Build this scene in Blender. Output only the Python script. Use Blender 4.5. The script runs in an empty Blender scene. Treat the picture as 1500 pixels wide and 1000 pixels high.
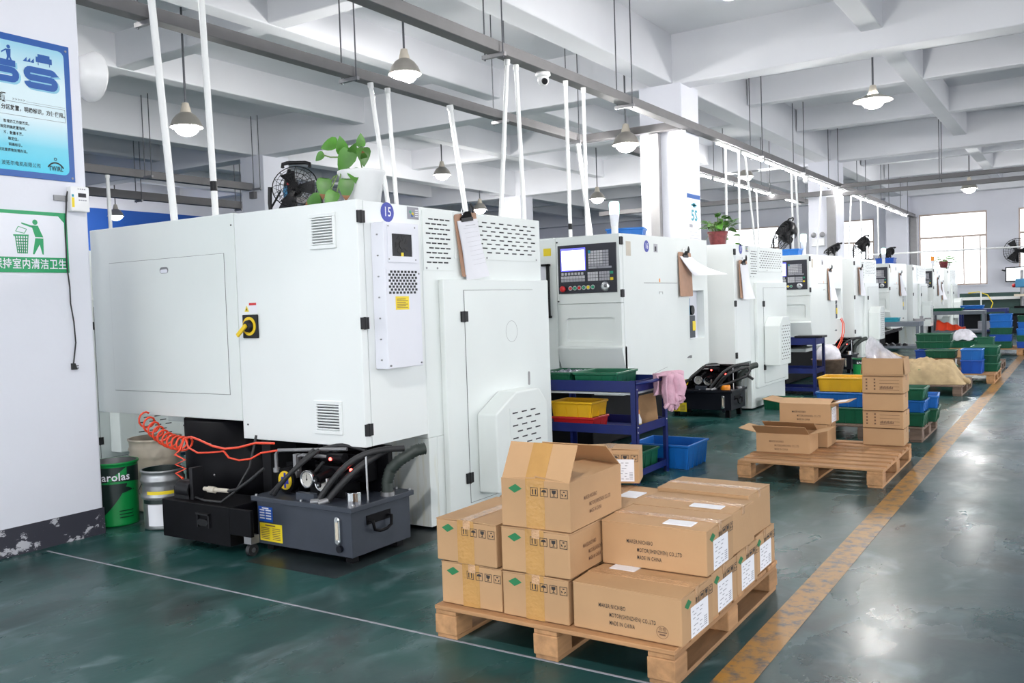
import bpy, math, random
from mathutils import Matrix, Vector
random.seed(11)
SC = bpy.context.scene
COL = SC.collection
PI = math.pi

# ------------------------------------------------------------------ camera
cam_data = bpy.data.cameras.new('camera')
cam = bpy.data.objects.new('camera', cam_data)
COL.objects.link(cam)
yaw, pit, rol = math.radians(-32.88), math.radians(-2.396), math.radians(-1.91)
fw = Vector((math.sin(yaw) * math.cos(pit), math.cos(yaw) * math.cos(pit), math.sin(pit)))
rt = Vector((math.cos(yaw), -math.sin(yaw), 0))
up = rt.cross(fw)
r2 = rt * math.cos(rol) + up * math.sin(rol)
u2 = -rt * math.sin(rol) + up * math.cos(rol)
cm = Matrix.Identity(4)
for i in range(3):
    cm[i][0], cm[i][1], cm[i][2] = r2[i], u2[i], -fw[i]
cm.translation = (0, 0, 1.4)
cam.matrix_world = cm
cam_data.sensor_width = 36
cam_data.lens = 36 * 1302.5 / 1500
cam_data.clip_end = 300
SC.camera = cam

# ------------------------------------------------------------------ daylight, exposure
world = bpy.data.worlds.new('overcast_sky')
SC.world = world
world.use_nodes = True
bg = world.node_tree.nodes['Background']
bg.inputs['Color'].default_value = (0.92, 0.955, 1.0, 1)
bg.inputs['Strength'].default_value = 1.5
SC.view_settings.view_transform = 'Standard'
SC.view_settings.look = 'None'
SC.view_settings.exposure = 1.55
SC.view_settings.gamma = 1
SC.view_settings.use_curve_mapping = False
LAMP_W, LAMP_EMIT, TUBE_EMIT = 60.0, 40.0, 22.0

# ------------------------------------------------------------------ helpers
def material(name, col, rough=0.5, metal=0.0, var=0.06, scale=6.0, bump=0.0, bscale=60.0, stretch=(1, 1, 1), per_object=0.0, emit=None, spec=None, coat=0.0):
    m = bpy.data.materials.new(name)
    m.use_nodes = True
    nt = m.node_tree
    p = nt.nodes['Principled BSDF']
    p.inputs['Roughness'].default_value = rough
    p.inputs['Metallic'].default_value = metal
    if spec is not None:
        p.inputs['Specular IOR Level'].default_value = spec
    if coat:
        p.inputs['Coat Weight'].default_value = coat
        p.inputs['Coat Roughness'].default_value = 0.15
    tc = nt.nodes.new('ShaderNodeTexCoord')
    mp = nt.nodes.new('ShaderNodeMapping')
    mp.inputs['Scale'].default_value = stretch
    nt.links.new(tc.outputs['Object'], mp.inputs['Vector'])
    nz = nt.nodes.new('ShaderNodeTexNoise')
    nz.inputs['Scale'].default_value = scale
    nz.inputs['Detail'].default_value = 5
    nt.links.new(mp.outputs['Vector'], nz.inputs['Vector'])
    mr = nt.nodes.new('ShaderNodeMapRange')
    mr.inputs['From Min'].default_value = 0.3
    mr.inputs['From Max'].default_value = 0.7
    mr.inputs['To Min'].default_value = 1 - var
    mr.inputs['To Max'].default_value = 1 + var
    nt.links.new(nz.outputs['Fac'], mr.inputs['Value'])
    hv = nt.nodes.new('ShaderNodeHueSaturation')
    hv.inputs['Color'].default_value = (*col, 1)
    val = mr.outputs['Result']
    if per_object:
        oi = nt.nodes.new('ShaderNodeObjectInfo')
        m2 = nt.nodes.new('ShaderNodeMapRange')
        m2.inputs['To Min'].default_value = 1 - per_object
        m2.inputs['To Max'].default_value = 1 + per_object
        nt.links.new(oi.outputs['Random'], m2.inputs['Value'])
        mu = nt.nodes.new('ShaderNodeMath')
        mu.operation = 'MULTIPLY'
        nt.links.new(val, mu.inputs[0])
        nt.links.new(m2.outputs['Result'], mu.inputs[1])
        val = mu.outputs[0]
    nt.links.new(val, hv.inputs['Value'])
    nt.links.new(hv.outputs['Color'], p.inputs['Base Color'])
    if bump:
        bn = nt.nodes.new('ShaderNodeTexNoise')
        bn.inputs['Scale'].default_value = bscale
        bn.inputs['Detail'].default_value = 4
        nt.links.new(mp.outputs['Vector'], bn.inputs['Vector'])
        b = nt.nodes.new('ShaderNodeBump')
        b.inputs['Strength'].default_value = bump
        b.inputs['Distance'].default_value = 0.01
        nt.links.new(bn.outputs['Fac'], b.inputs['Height'])
        nt.links.new(b.outputs['Normal'], p.inputs['Normal'])
    if emit is not None:
        p.inputs['Emission Color'].default_value = (*emit[0], 1)
        p.inputs['Emission Strength'].default_value = emit[1]
    return m

def srgb(r, g, b):
    f = lambda c: ((c / 255 + 0.055) / 1.055) ** 2.4 if c > 10 else c / 255 / 12.92
    return (f(r), f(g), f(b))

class MB:
    """collects boxes, prisms, tubes and lathes into one mesh"""
    def __init__(s, M=None):
        s.v, s.f, s.mi, s.sm, s.M, s.cur = [], [], [], [], M, 0
    def add(s, vs, fs, smooth=False):
        n = len(s.v)
        if s.M is not None:
            vs = [s.M @ Vector(q) for q in vs]
        s.v += [tuple(q) for q in vs]
        for f in fs:
            s.f.append([n + i for i in f])
            s.mi.append(s.cur)
            s.sm.append(smooth)
        return s
    def mat(s, i):
        s.cur = i
        return s
    def box(s, x0, x1, y0, y1, z0, z1, T=None):
        vs = [(x, y, z) for z in (z0, z1) for y in (y0, y1) for x in (x0, x1)]
        if T is not None:
            vs = [T @ Vector(q) for q in vs]
        return s.add(vs, [(0, 2, 3, 1), (4, 5, 7, 6), (0, 1, 5, 4), (2, 6, 7, 3), (0, 4, 6, 2), (1, 3, 7, 5)])
    def prism(s, poly, off, smooth=False):
        n = len(poly)
        o = Vector(off)
        vs = [Vector(q) for q in poly] + [Vector(q) + o for q in poly]
        nrm = Vector((0, 0, 0))
        for i in range(n):
            nrm += vs[i].cross(vs[(i + 1) % n])
        a, b = list(range(n)), list(range(n, 2 * n))
        if nrm.dot(o) > 0:
            fs = [a[::-1], b] + [(i, (i + 1) % n, n + (i + 1) % n, n + i) for i in range(n)]
        else:
            fs = [a, b[::-1]] + [((i + 1) % n, i, n + i, n + (i + 1) % n) for i in range(n)]
        return s.add(vs, fs, smooth)
    def tube(s, pts, r, n=6, closed=False, caps=True):
        P = [Vector(p) for p in pts]
        R = r if isinstance(r, (list, tuple)) else [r] * len(P)
        vs, fs = [], []
        t0 = (P[1] - P[0]).normalized()
        ref = Vector((0, 0, 1)) if abs(t0.z) < 0.9 else Vector((1, 0, 0))
        nx = (ref - t0 * ref.dot(t0)).normalized()
        for i, p in enumerate(P):
            if closed:
                t = (P[(i + 1) % len(P)] - P[i - 1]).normalized()
            else:
                t = (P[min(i + 1, len(P) - 1)] - P[max(i - 1, 0)]).normalized()
            nx = (nx - t * nx.dot(t))
            nx = nx.normalized() if nx.length > 1e-6 else t.orthogonal().normalized()
            by = t.cross(nx)
            for k in range(n):
                a = 2 * PI * k / n
                vs.append(p + (nx * math.cos(a) + by * math.sin(a)) * R[i])
        m = len(P)
        for i in range(m if closed else m - 1):
            j = (i + 1) % m
            for k in range(n):
                l = (k + 1) % n
                fs.append((i * n + k, i * n + l, j * n + l, j * n + k))
        s.add(vs, fs, True)
        if caps and not closed:
            s.add(vs[:n], [tuple(range(n))[::-1]])
            s.add(vs[-n:], [tuple(range(n))])
        return s
    def cyl(s, p0, p1, r, r1=None, n=14):
        return s.tube([p0, p1], [r, r if r1 is None else r1], n)
    def lathe(s, prof, c=(0, 0, 0), n=20, T=None, cap=(False, False)):
        vs, fs = [], []
        for (r, z) in prof:
            for k in range(n):
                a = 2 * PI * k / n
                q = Vector((c[0] + r * math.cos(a), c[1] + r * math.sin(a), c[2] + z))
                vs.append(T @ q if T is not None else q)
        for i in range(len(prof) - 1):
            for k in range(n):
                l = (k + 1) % n
                fs.append((i * n + k, i * n + l, (i + 1) * n + l, (i + 1) * n + k))
        s.add(vs, fs, True)
        if cap[0]:
            s.add(vs[:n], [tuple(range(n))[::-1]])
        if cap[1]:
            s.add(vs[-n:], [tuple(range(n))])
        return s
    def ball(s, c, r, n=12, m=8, sq=(1, 1, 1)):
        vs = [(c[0], c[1], c[2] - r * sq[2])]
        for i in range(1, m):
            t = -PI / 2 + PI * i / m
            for k in range(n):
                a = 2 * PI * k / n
                vs.append((c[0] + r * sq[0] * math.cos(t) * math.cos(a), c[1] + r * sq[1] * math.cos(t) * math.sin(a), c[2] + r * sq[2] * math.sin(t)))
        vs.append((c[0], c[1], c[2] + r * sq[2]))
        fs = []
        for k in range(n):
            l = (k + 1) % n
            fs.append((0, 1 + l, 1 + k))
            for i in range(m - 2):
                b = 1 + i * n
                fs.append((b + k, b + l, b + n + l, b + n + k))
            fs.append((1 + (m - 2) * n + k, 1 + (m - 2) * n + l, len(vs) - 1))
        return s.add(vs, fs, True)
    def grid(s, fn, nu, nv, smooth=True):
        vs = [fn(i / nu, j / nv) for j in range(nv + 1) for i in range(nu + 1)]
        fs = [(j * (nu + 1) + i, j * (nu + 1) + i + 1, (j + 1) * (nu + 1) + i + 1, (j + 1) * (nu + 1) + i) for j in range(nv) for i in range(nu)]
        return s.add(vs, fs, smooth)
    def mesh(s, name, mats):
        me = bpy.data.meshes.new(name)
        me.from_pydata(s.v, [], s.f)
        for m in (mats if isinstance(mats, (list, tuple)) else [mats]):
            me.materials.append(m)
        me.polygons.foreach_set('material_index', s.mi)
        me.polygons.foreach_set('use_smooth', s.sm)
        me.update()
        return me
    def build(s, name, mats, parent=None, bevel=0.0, seg=2, kind=None, label=None):
        o = bpy.data.objects.new(name, s.mesh(name, mats))
        COL.objects.link(o)
        if parent is not None:
            o.parent = parent
        if bevel:
            b = o.modifiers.new('bevel', 'BEVEL')
            b.width, b.segments, b.limit_method, b.angle_limit = bevel, seg, 'ANGLE', math.radians(40)
        if kind:
            o['kind'] = kind
        if label:
            o['label'] = label
        return o

def tag(o, label, cat, group=None, kind=None):
    o['label'] = label
    o['category'] = cat
    if group:
        o['group'] = group
    if kind:
        o['kind'] = kind
    return o

def thing(name, label, cat, loc=(0, 0, 0), rz=0.0, group=None):
    o = bpy.data.objects.new(name, None)
    o.empty_display_size = 0.1
    COL.objects.link(o)
    o.location = loc
    o.rotation_euler = (0, 0, rz)
    return tag(o, label, cat, group)

def structure(o):
    o['kind'] = 'structure'
    return o

def frame(o, right, upv):
    r, u = Vector(right), Vector(upv)
    n = r.cross(u)
    M = Matrix.Identity(4)
    for i in range(3):
        M[i][0], M[i][1], M[i][2], M[i][3] = r[i], u[i], n[i], o[i]
    return M

def FX(x=0.0):           # a face looking along +x: local (u, v, w) = (y, z, outwards)
    return frame((x, 0, 0), (0, 1, 0), (0, 0, 1))

def FY(y=0.0):           # a face looking along -y: local (u, v, w) = (x, z, outwards)
    return frame((0, y, 0), (1, 0, 0), (0, 0, 1))

_tc = {}
def text_mesh(s, bold=0.0):
    key = (s, bold)
    if key not in _tc:
        cu = bpy.data.curves.new('lettering', 'FONT')
        cu.body = s
        cu.size = 1
        cu.resolution_u = 2
        cu.align_x = 'CENTER'
        cu.align_y = 'CENTER'
        cu.offset = bold
        cu.space_character = 1.06 if bold == 0 or bold > 0.0105 else 1.16
        ob = bpy.data.objects.new('lettering', cu)
        me = bpy.data.meshes.new_from_object(ob)
        bpy.data.objects.remove(ob)
        _tc[key] = me
    return _tc[key]

def text(mb, s, u, v, size, w=0.0015, sx=1.0, bold=0.0, align='C', rot=0.0):
    """flat lettering added to a mesh builder, in the builder's own (u, v, w) frame"""
    me = text_mesh(s, bold)
    vs = [q.co for q in me.vertices]
    dx = 0
    if vs and align == 'L':
        dx = -min(q.x for q in vs)
    if vs and align == 'R':
        dx = -max(q.x for q in vs)
    c, sn = math.cos(rot), math.sin(rot)
    pts = [((q.x + dx) * size * sx, q.y * size) for q in vs]
    mb.add([(u + a * c - b * sn, v + a * sn + b * c, w) for a, b in pts], [tuple(p.vertices) for p in me.polygons])
    return mb

def stroke(mb, pts, w, w0, w1):
    """flat mitred band of width w along pts"""
    P = [Vector((a, b)) for a, b in pts]
    L_, R_ = [], []
    for i, p in enumerate(P):
        d0 = (p - P[i - 1]).normalized() if i else (P[1] - p).normalized()
        d1 = (P[i + 1] - p).normalized() if i < len(P) - 1 else d0
        n = Vector((-(d0 + d1).y, (d0 + d1).x)).normalized()
        k = min(1.6, 1 / max(0.3, n.dot(Vector((-d0.y, d0.x)))))
        L_.append(p + n * w / 2 * k)
        R_.append(p - n * w / 2 * k)
    for i in range(len(P) - 1):
        mb.prism([(*R_[i], w0), (*R_[i + 1], w0), (*L_[i + 1], w0), (*L_[i], w0)], (0, 0, w1 - w0))
    return mb

def pill(mb, u, v, hw, hh, w0, w1, n=6):
    r = min(hw, hh)
    pts = []
    for k in range(4):
        cx = u + (hw - r) * (1 if k in (0, 3) else -1)
        cy = v + (hh - r) * (1 if k in (0, 1) else -1)
        for i in range(n + 1):
            a = PI / 2 * (k + i / n)
            pts.append((cx + r * math.cos(a), cy + r * math.sin(a), w0))
    return mb.prism(pts, (0, 0, w1 - w0))

def rrect(mb, u0, u1, v0, v1, r, w0, w1, n=4):
    pts = []
    for k in range(4):
        cx = (u1 - r) if k in (0, 3) else (u0 + r)
        cy = (v1 - r) if k in (0, 1) else (v0 + r)
        for i in range(n + 1):
            a = PI / 2 * (k + i / n)
            pts.append((cx + r * math.cos(a), cy + r * math.sin(a), w0))
    return mb.prism(pts, (0, 0, w1 - w0))

def disc(mb, u, v, r, w0, w1, n=20):
    return mb.prism([(u + r * math.cos(2 * PI * k / n), v + r * math.sin(2 * PI * k / n), w0) for k in range(n)], (0, 0, w1 - w0))

def ring(mb, u, v, ro, ri, w0, w1, n=24, a0=0.0, a1=2 * PI, sq=1.0):
    for k in range(n):
        a, b = a0 + (a1 - a0) * k / n, a0 + (a1 - a0) * (k + 1) / n
        mb.prism([(u + ro * math.cos(a) * sq, v + ro * math.sin(a), w0), (u + ro * math.cos(b) * sq, v + ro * math.sin(b), w0),
                  (u + ri * math.cos(b) * sq, v + ri * math.sin(b), w0), (u + ri * math.cos(a) * sq, v + ri * math.sin(a), w0)], (0, 0, w1 - w0))
    return mb

def slotted(mb, u0, u1, v0, v1, rows, cols, sw, sh, mu=0.03, mv=0.02, stagger=True, t=0.004, base=0.0):
    """sheet with real rows of slots over a dark backing (material 1)"""
    mb.mat(1).box(u0 + 0.002, u1 - 0.002, v0 + 0.002, v1 - 0.002, base, base + 0.0008)
    mb.mat(0)
    a0, a1 = v0 + mv, v1 - mv
    pitch = (a1 - a0 - sh) / max(rows - 1, 1)
    cp = (u1 - u0 - 2 * mu - sw) / max(cols - 0.5 if stagger else cols - 1, 0.5)
    w1 = base + t
    last = v0
    for r in range(rows):
        b0 = a0 + r * pitch
        mb.box(u0, u1, last, b0, base, w1)
        off = cp / 2 if stagger and r % 2 else 0
        x = u0
        for c in range(cols):
            s0 = u0 + mu + off + c * cp
            mb.box(x, s0, b0, b0 + sh, base, w1)
            x = s0 + sw
        mb.box(x, u1, b0, b0 + sh, base, w1)
        last = b0 + sh
    mb.box(u0, u1, last, v1, base, w1)
    return mb

def copy_tree(o, parent=None):
    c = o.copy()
    COL.objects.link(c)
    if parent is not None:
        c.parent = parent
    for ch in list(o.children):
        if ch.type != 'LIGHT':
            copy_tree(ch, c)
    return c

# ------------------------------------------------------------------ materials
M = {}
def mk(k, *a, **kw):
    M[k] = material(k, *a, **kw)
mk('machine_white', (0.76, 0.80, 0.785), 0.38, var=0.02, scale=2.0, coat=0.2)
mk('cabinet_white', (0.80, 0.83, 0.825), 0.36, var=0.015, scale=2.0, coat=0.2)
mk('panel_lilac', (0.76, 0.77, 0.84), 0.36, var=0.02, scale=2.0)
mk('gap_dark', (0.03, 0.03, 0.035), 0.7)
mk('black_plastic', (0.008, 0.008, 0.010), 0.45, var=0.2, spec=0.3)
mk('black_steel', (0.0035, 0.0035, 0.005), 0.5, var=0.3, spec=0.12)
mk('tank_grey', (0.042, 0.05, 0.068), 0.42, var=0.12, scale=4, spec=0.35)
mk('tank_dark', (0.008, 0.009, 0.015), 0.42, var=0.12, scale=4, spec=0.25)
mk('steel', (0.62, 0.63, 0.65), 0.28, 1.0, var=0.08)
mk('chrome', (0.8, 0.8, 0.82), 0.12, 1.0)
mk('dull_steel', (0.30, 0.30, 0.31), 0.5, 0.8, var=0.15)
mk('wall_white', (0.76, 0.77, 0.84), 0.85, var=0.025, scale=1.2, bump=0.15, bscale=25)
mk('ceiling_white', (0.735, 0.745, 0.785), 0.9, var=0.03, scale=0.8)
mk('blue_wall', (0.01, 0.09, 0.42), 0.6, var=0.08, scale=0.5)
mk('trunking_grey', (0.16, 0.155, 0.16), 0.6, var=0.06)
mk('duct_grey', (0.30, 0.295, 0.30), 0.6, var=0.06)
mk('pvc_white', (0.82, 0.83, 0.83), 0.4, var=0.03)
mk('rod_grey', (0.10, 0.105, 0.12), 0.5, 0.5)
mk('cardboard', (0.49, 0.295, 0.15), 0.78, var=0.07, scale=3, bump=0.08, bscale=40, per_object=0.05)
mk('cardboard_inside', (0.44, 0.235, 0.12), 0.8, var=0.06, scale=4)
mk('tape', (0.50, 0.275, 0.09), 0.25, var=0.08, scale=12, bump=0.25, bscale=70)
mk('clear_tape', (0.56, 0.335, 0.18), 0.12, var=0.18, scale=30, bump=0.5, bscale=110)
mk('print_black', (0.03, 0.026, 0.026), 0.7)
mk('print_brown', (0.17, 0.095, 0.06), 0.8)
mk('print_green', (0.02, 0.19, 0.07), 0.7)
mk('paper', (0.83, 0.83, 0.88), 0.7, var=0.03)
mk('paper_grey', (0.33, 0.33, 0.37), 0.7, var=0.1)
mk('wood', (0.43, 0.23, 0.105), 0.75, var=0.22, scale=3, stretch=(1.2, 9, 9), bump=0.2, bscale=9, per_object=0.16)
mk('wood_y', (0.43, 0.23, 0.105), 0.75, var=0.22, scale=3, stretch=(9, 1.2, 9), bump=0.2, bscale=9, per_object=0.16)
mk('old_wood', (0.17, 0.115, 0.085), 0.85, var=0.25, scale=3, stretch=(1.2, 9, 9), bump=0.2, bscale=9, per_object=0.2)
mk('cart_blue', (0.002, 0.011, 0.12), 0.42, var=0.18, scale=7)
mk('cart_grey', (0.13, 0.15, 0.18), 0.45, var=0.1)
mk('bin_green', (0.003, 0.095, 0.045), 0.4, var=0.12, scale=4, per_object=0.15)
mk('bin_blue', (0.004, 0.135, 0.48), 0.4, var=0.12, scale=4, per_object=0.15)
mk('bin_deep_blue', (0.006, 0.075, 0.42), 0.4, var=0.12, scale=4)
mk('bin_yellow', (0.75, 0.42, 0.008), 0.42, var=0.08, scale=5)
mk('bin_red', (0.5, 0.012, 0.015), 0.42, var=0.08, scale=5)
mk('sign_blue', (0.004, 0.085, 0.36), 0.35, var=0.02)
mk('sign_green', (0.012, 0.33, 0.12), 0.4, var=0.03)
mk('sign_white', (0.80, 0.81, 0.88), 0.45, var=0.02)
mk('disc_blue', (0.003, 0.02, 0.36), 0.35)
mk('yellow', (0.85, 0.58, 0.01), 0.45, var=0.04)
mk('sticker_yellow', (0.86, 0.66, 0.02), 0.5, var=0.04)
mk('red', (0.62, 0.015, 0.02), 0.35)
mk('hose_red', (0.85, 0.07, 0.025), 0.35)
mk('green_button', (0.01, 0.30, 0.16), 0.3)
mk('teal', (0.02, 0.30, 0.40), 0.5)
mk('key_grey', (0.38, 0.38, 0.42), 0.5, var=0.1, scale=90)
mk('key_light', (0.55, 0.55, 0.58), 0.5, var=0.08, scale=90)
mk('console', (0.022, 0.023, 0.035), 0.4, var=0.08)
mk('dial_white', (0.6, 0.58, 0.54), 0.35)
mk('rubber', (0.018, 0.018, 0.02), 0.55, var=0.15)
mk('corrugated', (0.035, 0.045, 0.04), 0.5, var=0.2, scale=20)
mk('screen', (0.1, 0.1, 0.12), 0.2, emit=((0.86, 0.92, 1.0), 1.6))
mk('screen_blue', (0.02, 0.02, 0.2), 0.2, emit=((0.10, 0.10, 0.75), 0.9))
mk('red_light', (0.3, 0.0, 0.0), 0.3, emit=((1.0, 0.05, 0.04), 5.0))
mk('tower_green', (0.2, 0.6, 0.5), 0.2, emit=((0.55, 1.0, 0.88), 1.3))
mk('lamp_glow', (1, 1, 1), 0.5, emit=((1.0, 0.98, 0.95), LAMP_EMIT))
mk('tube_glow', (1, 1, 1), 0.5, emit=((1.0, 0.98, 0.97), TUBE_EMIT))
mk('lamp_shade', (0.42, 0.39, 0.35), 0.3, 0.6, var=0.05)
mk('lamp_cap', (0.55, 0.50, 0.42), 0.5)
mk('bucket_green', (0.004, 0.25, 0.055), 0.35, var=0.05)
mk('bucket_black', (0.006, 0.018, 0.016), 0.35, var=0.1)
mk('bucket_cream', (0.66, 0.58, 0.47), 0.5, var=0.06)
mk('bucket_silver', (0.33, 0.34, 0.35), 0.35, 0.7, var=0.25, scale=9)
mk('clip_brown', (0.42, 0.235, 0.15), 0.6, var=0.08, scale=14)
mk('leaf', (0.07, 0.22, 0.025), 0.4, var=0.3, scale=12, per_object=0.3)
mk('leaf_brown', (0.22, 0.09, 0.035), 0.6, var=0.3, scale=20)
mk('leaf_yellow', (0.62, 0.5, 0.06), 0.55, var=0.2, scale=20)
mk('stem', (0.16, 0.26, 0.07), 0.5)
mk('pot_red', (0.25, 0.05, 0.055), 0.35, var=0.3, scale=25)
mk('pot_white', (0.80, 0.81, 0.82), 0.45, var=0.03)
mk('soil', (0.06, 0.04, 0.03), 0.9, var=0.3, scale=40)
mk('glove_pink', (0.70, 0.42, 0.52), 0.9, var=0.14, scale=14, bump=0.5, bscale=150)
mk('burlap', (0.46, 0.34, 0.19), 0.9, var=0.2, scale=9, bump=0.5, bscale=120)
mk('bag_plastic', (0.70, 0.68, 0.74), 0.2, var=0.15, scale=14)
mk('amber', (0.85, 0.28, 0.01), 0.35)
mk('bench_green', (0.018, 0.055, 0.048), 0.5, var=0.1)
mk('drill_blue', (0.04, 0.2, 0.38), 0.45)
mk('window_frame', (0.60, 0.48, 0.42), 0.5)
mk('metal_parts', (0.36, 0.37, 0.42), 0.35, 0.8, var=0.4, scale=60)
mk('camera_white', (0.82, 0.82, 0.83), 0.35)

def glass_material():
    m = bpy.data.materials.new('window_glass')
    m.use_nodes = True
    nt = m.node_tree
    for n in list(nt.nodes):
        if n.type != 'OUTPUT_MATERIAL':
            nt.nodes.remove(n)
    out = [n for n in nt.nodes if n.type == 'OUTPUT_MATERIAL'][0]
    tr = nt.nodes.new('ShaderNodeBsdfTransparent')
    gl = nt.nodes.new('ShaderNodeBsdfGlossy')
    gl.inputs['Roughness'].default_value = 0.02
    mx = nt.nodes.new('ShaderNodeMixShader')
    mx.inputs[0].default_value = 0.06
    nt.links.new(tr.outputs[0], mx.inputs[1])
    nt.links.new(gl.outputs[0], mx.inputs[2])
    nt.links.new(mx.outputs[0], out.inputs['Surface'])
    return m
M['glass'] = glass_material()

def film_material():
    """thin clear plastic: mostly see-through with glossy creases"""
    m = bpy.data.materials.new('clear_film')
    m.use_nodes = True
    nt = m.node_tree
    p = nt.nodes['Principled BSDF']
    p.inputs['Base Color'].default_value = (0.82, 0.80, 0.86, 1)
    p.inputs['Roughness'].default_value = 0.15
    p.inputs['Alpha'].default_value = 0.5
    tc = nt.nodes.new('ShaderNodeTexCoord')
    n = nt.nodes.new('ShaderNodeTexNoise')
    n.inputs['Scale'].default_value = 22
    nt.links.new(tc.outputs['Object'], n.inputs['Vector'])
    b = nt.nodes.new('ShaderNodeBump')
    b.inputs['Strength'].default_value = 0.6
    nt.links.new(n.outputs['Fac'], b.inputs['Height'])
    nt.links.new(b.outputs['Normal'], p.inputs['Normal'])
    r = nt.nodes.new('ShaderNodeMapRange')
    r.inputs['To Min'].default_value = 0.3
    r.inputs['To Max'].default_value = 0.85
    nt.links.new(n.outputs['Fac'], r.inputs['Value'])
    nt.links.new(r.outputs['Result'], p.inputs['Alpha'])
    return m
M['film'] = film_material()

def floor_material():
    m = bpy.data.materials.new('green_floor_paint')
    m.use_nodes = True
    nt = m.node_tree
    L = nt.links.new
    p = nt.nodes['Principled BSDF']
    tc = nt.nodes.new('ShaderNodeTexCoord')
    def noise(scale, detail, stretch=(1, 1, 1), dist=0.0):
        mp = nt.nodes.new('ShaderNodeMapping')
        mp.inputs['Scale'].default_value = stretch
        mp.inputs['Rotation'].default_value = (0, 0, 1.9)
        L(tc.outputs['Object'], mp.inputs['Vector'])
        n = nt.nodes.new('ShaderNodeTexNoise')
        n.inputs['Scale'].default_value = scale
        n.inputs['Detail'].default_value = detail
        n.inputs['Distortion'].default_value = dist
        L(mp.outputs['Vector'], n.inputs['Vector'])
        return n.outputs['Fac']
    def ramp(src, stops):
        r = nt.nodes.new('ShaderNodeValToRGB')
        el = r.color_ramp.elements
        el[0].position, el[0].color = stops[0][0], (*stops[0][1], 1)
        el[1].position, el[1].color = stops[-1][0], (*stops[-1][1], 1)
        for q, c in stops[1:-1]:
            e = el.new(q)
            e.color = (*c, 1)
        L(src, r.inputs['Fac'])
        return r.outputs['Color']
    base = ramp(noise(0.9, 9, (1, 0.8, 1), 0.8), [(0.28, (0.007, 0.040, 0.039)), (0.45, (0.011, 0.066, 0.060)), (0.58, (0.022, 0.090, 0.082)), (0.74, (0.065, 0.125, 0.125))])
    # trodden grey in the aisle right of the painted line
    sep = nt.nodes.new('ShaderNodeSeparateXYZ')
    L(tc.outputs['Object'], sep.inputs[0])
    aisle = nt.nodes.new('ShaderNodeMapRange')
    aisle.inputs['From Min'].default_value = -2.2
    aisle.inputs['From Max'].default_value = 0.1
    aisle.inputs['To Min'].default_value = 0.05
    aisle.inputs['To Max'].default_value = 0.95
    L(sep.outputs['X'], aisle.inputs['Value'])
    worn = ramp(noise(1.4, 6, (1, 0.35, 1), 0.4), [(0.3, (0.4, 0.4, 0.4)), (0.75, (1, 1, 1))])
    mul = nt.nodes.new('ShaderNodeMath')
    mul.operation = 'MULTIPLY'
    L(aisle.outputs['Result'], mul.inputs[0])
    L(worn, mul.inputs[1])
    mx = nt.nodes.new('ShaderNodeMix')
    mx.data_type = 'RGBA'
    L(mul.outputs[0], mx.inputs[0])
    L(base, mx.inputs[6])
    mx.inputs[7].default_value = (0.034, 0.042, 0.072, 1)
    # pale scuffs and dark stains
    sc = ramp(noise(4.5, 10, (1, 0.65, 1), 0.7), [(0.53, (0, 0, 0)), (0.62, (0.18, 0.18, 0.18)), (0.78, (0.7, 0.7, 0.7))])
    mx2 = nt.nodes.new('ShaderNodeMix')
    mx2.data_type = 'RGBA'
    L(sc, mx2.inputs[0])
    L(mx.outputs[2], mx2.inputs[6])
    mx2.inputs[7].default_value = (0.19, 0.27, 0.29, 1)
    st = ramp(noise(1.5, 8, dist=0.8), [(0.50, (0, 0, 0)), (0.68, (0.75, 0.75, 0.75))])
    mx3 = nt.nodes.new('ShaderNodeMix')
    mx3.data_type = 'RGBA'
    L(st, mx3.inputs[0])
    L(mx2.outputs[2], mx3.inputs[6])
    mx3.inputs[7].default_value = (0.022, 0.034, 0.036, 1)
    L(mx3.outputs[2], p.inputs['Base Color'])
    rr = ramp(noise(2.6, 7, (1, 0.5, 1)), [(0.3, (0.20, 0.20, 0.20)), (0.7, (0.42, 0.42, 0.42))])
    L(rr, p.inputs['Roughness'])
    p.inputs['Specular IOR Level'].default_value = 0.25
    b = nt.nodes.new('ShaderNodeBump')
    b.inputs['Strength'].default_value = 0.09
    b.inputs['Distance'].default_value = 0.02
    L(noise(7, 5), b.inputs['Height'])
    L(b.outputs['Normal'], p.inputs['Normal'])
    return m
M['floor'] = floor_material()

def worn_material(name, c1, c2, lo, hi, scale, rough=0.55, stretch=(1, 1, 1)):
    """paint c1 worn through to c2"""
    m = bpy.data.materials.new(name)
    m.use_nodes = True
    nt = m.node_tree
    p = nt.nodes['Principled BSDF']
    p.inputs['Roughness'].default_value = rough
    tc = nt.nodes.new('ShaderNodeTexCoord')
    mp = nt.nodes.new('ShaderNodeMapping')
    mp.inputs['Scale'].default_value = stretch
    nt.links.new(tc.outputs['Object'], mp.inputs['Vector'])
    n = nt.nodes.new('ShaderNodeTexNoise')
    n.inputs['Scale'].default_value = scale
    n.inputs['Detail'].default_value = 9
    n.inputs['Roughness'].default_value = 0.65
    nt.links.new(mp.outputs['Vector'], n.inputs['Vector'])
    r = nt.nodes.new('ShaderNodeValToRGB')
    r.color_ramp.elements[0].position, r.color_ramp.elements[0].color = lo, (*c1, 1)
    r.color_ramp.elements[1].position, r.color_ramp.elements[1].color = hi, (*c2, 1)
    nt.links.new(n.outputs['Fac'], r.inputs['Fac'])
    nt.links.new(r.outputs['Color'], p.inputs['Base Color'])
    return m
M['line_yellow'] = worn_material('worn_yellow_line', (0.36, 0.175, 0.025), (0.075, 0.07, 0.07), 0.47, 0.64, 14.0, 0.4)
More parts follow.
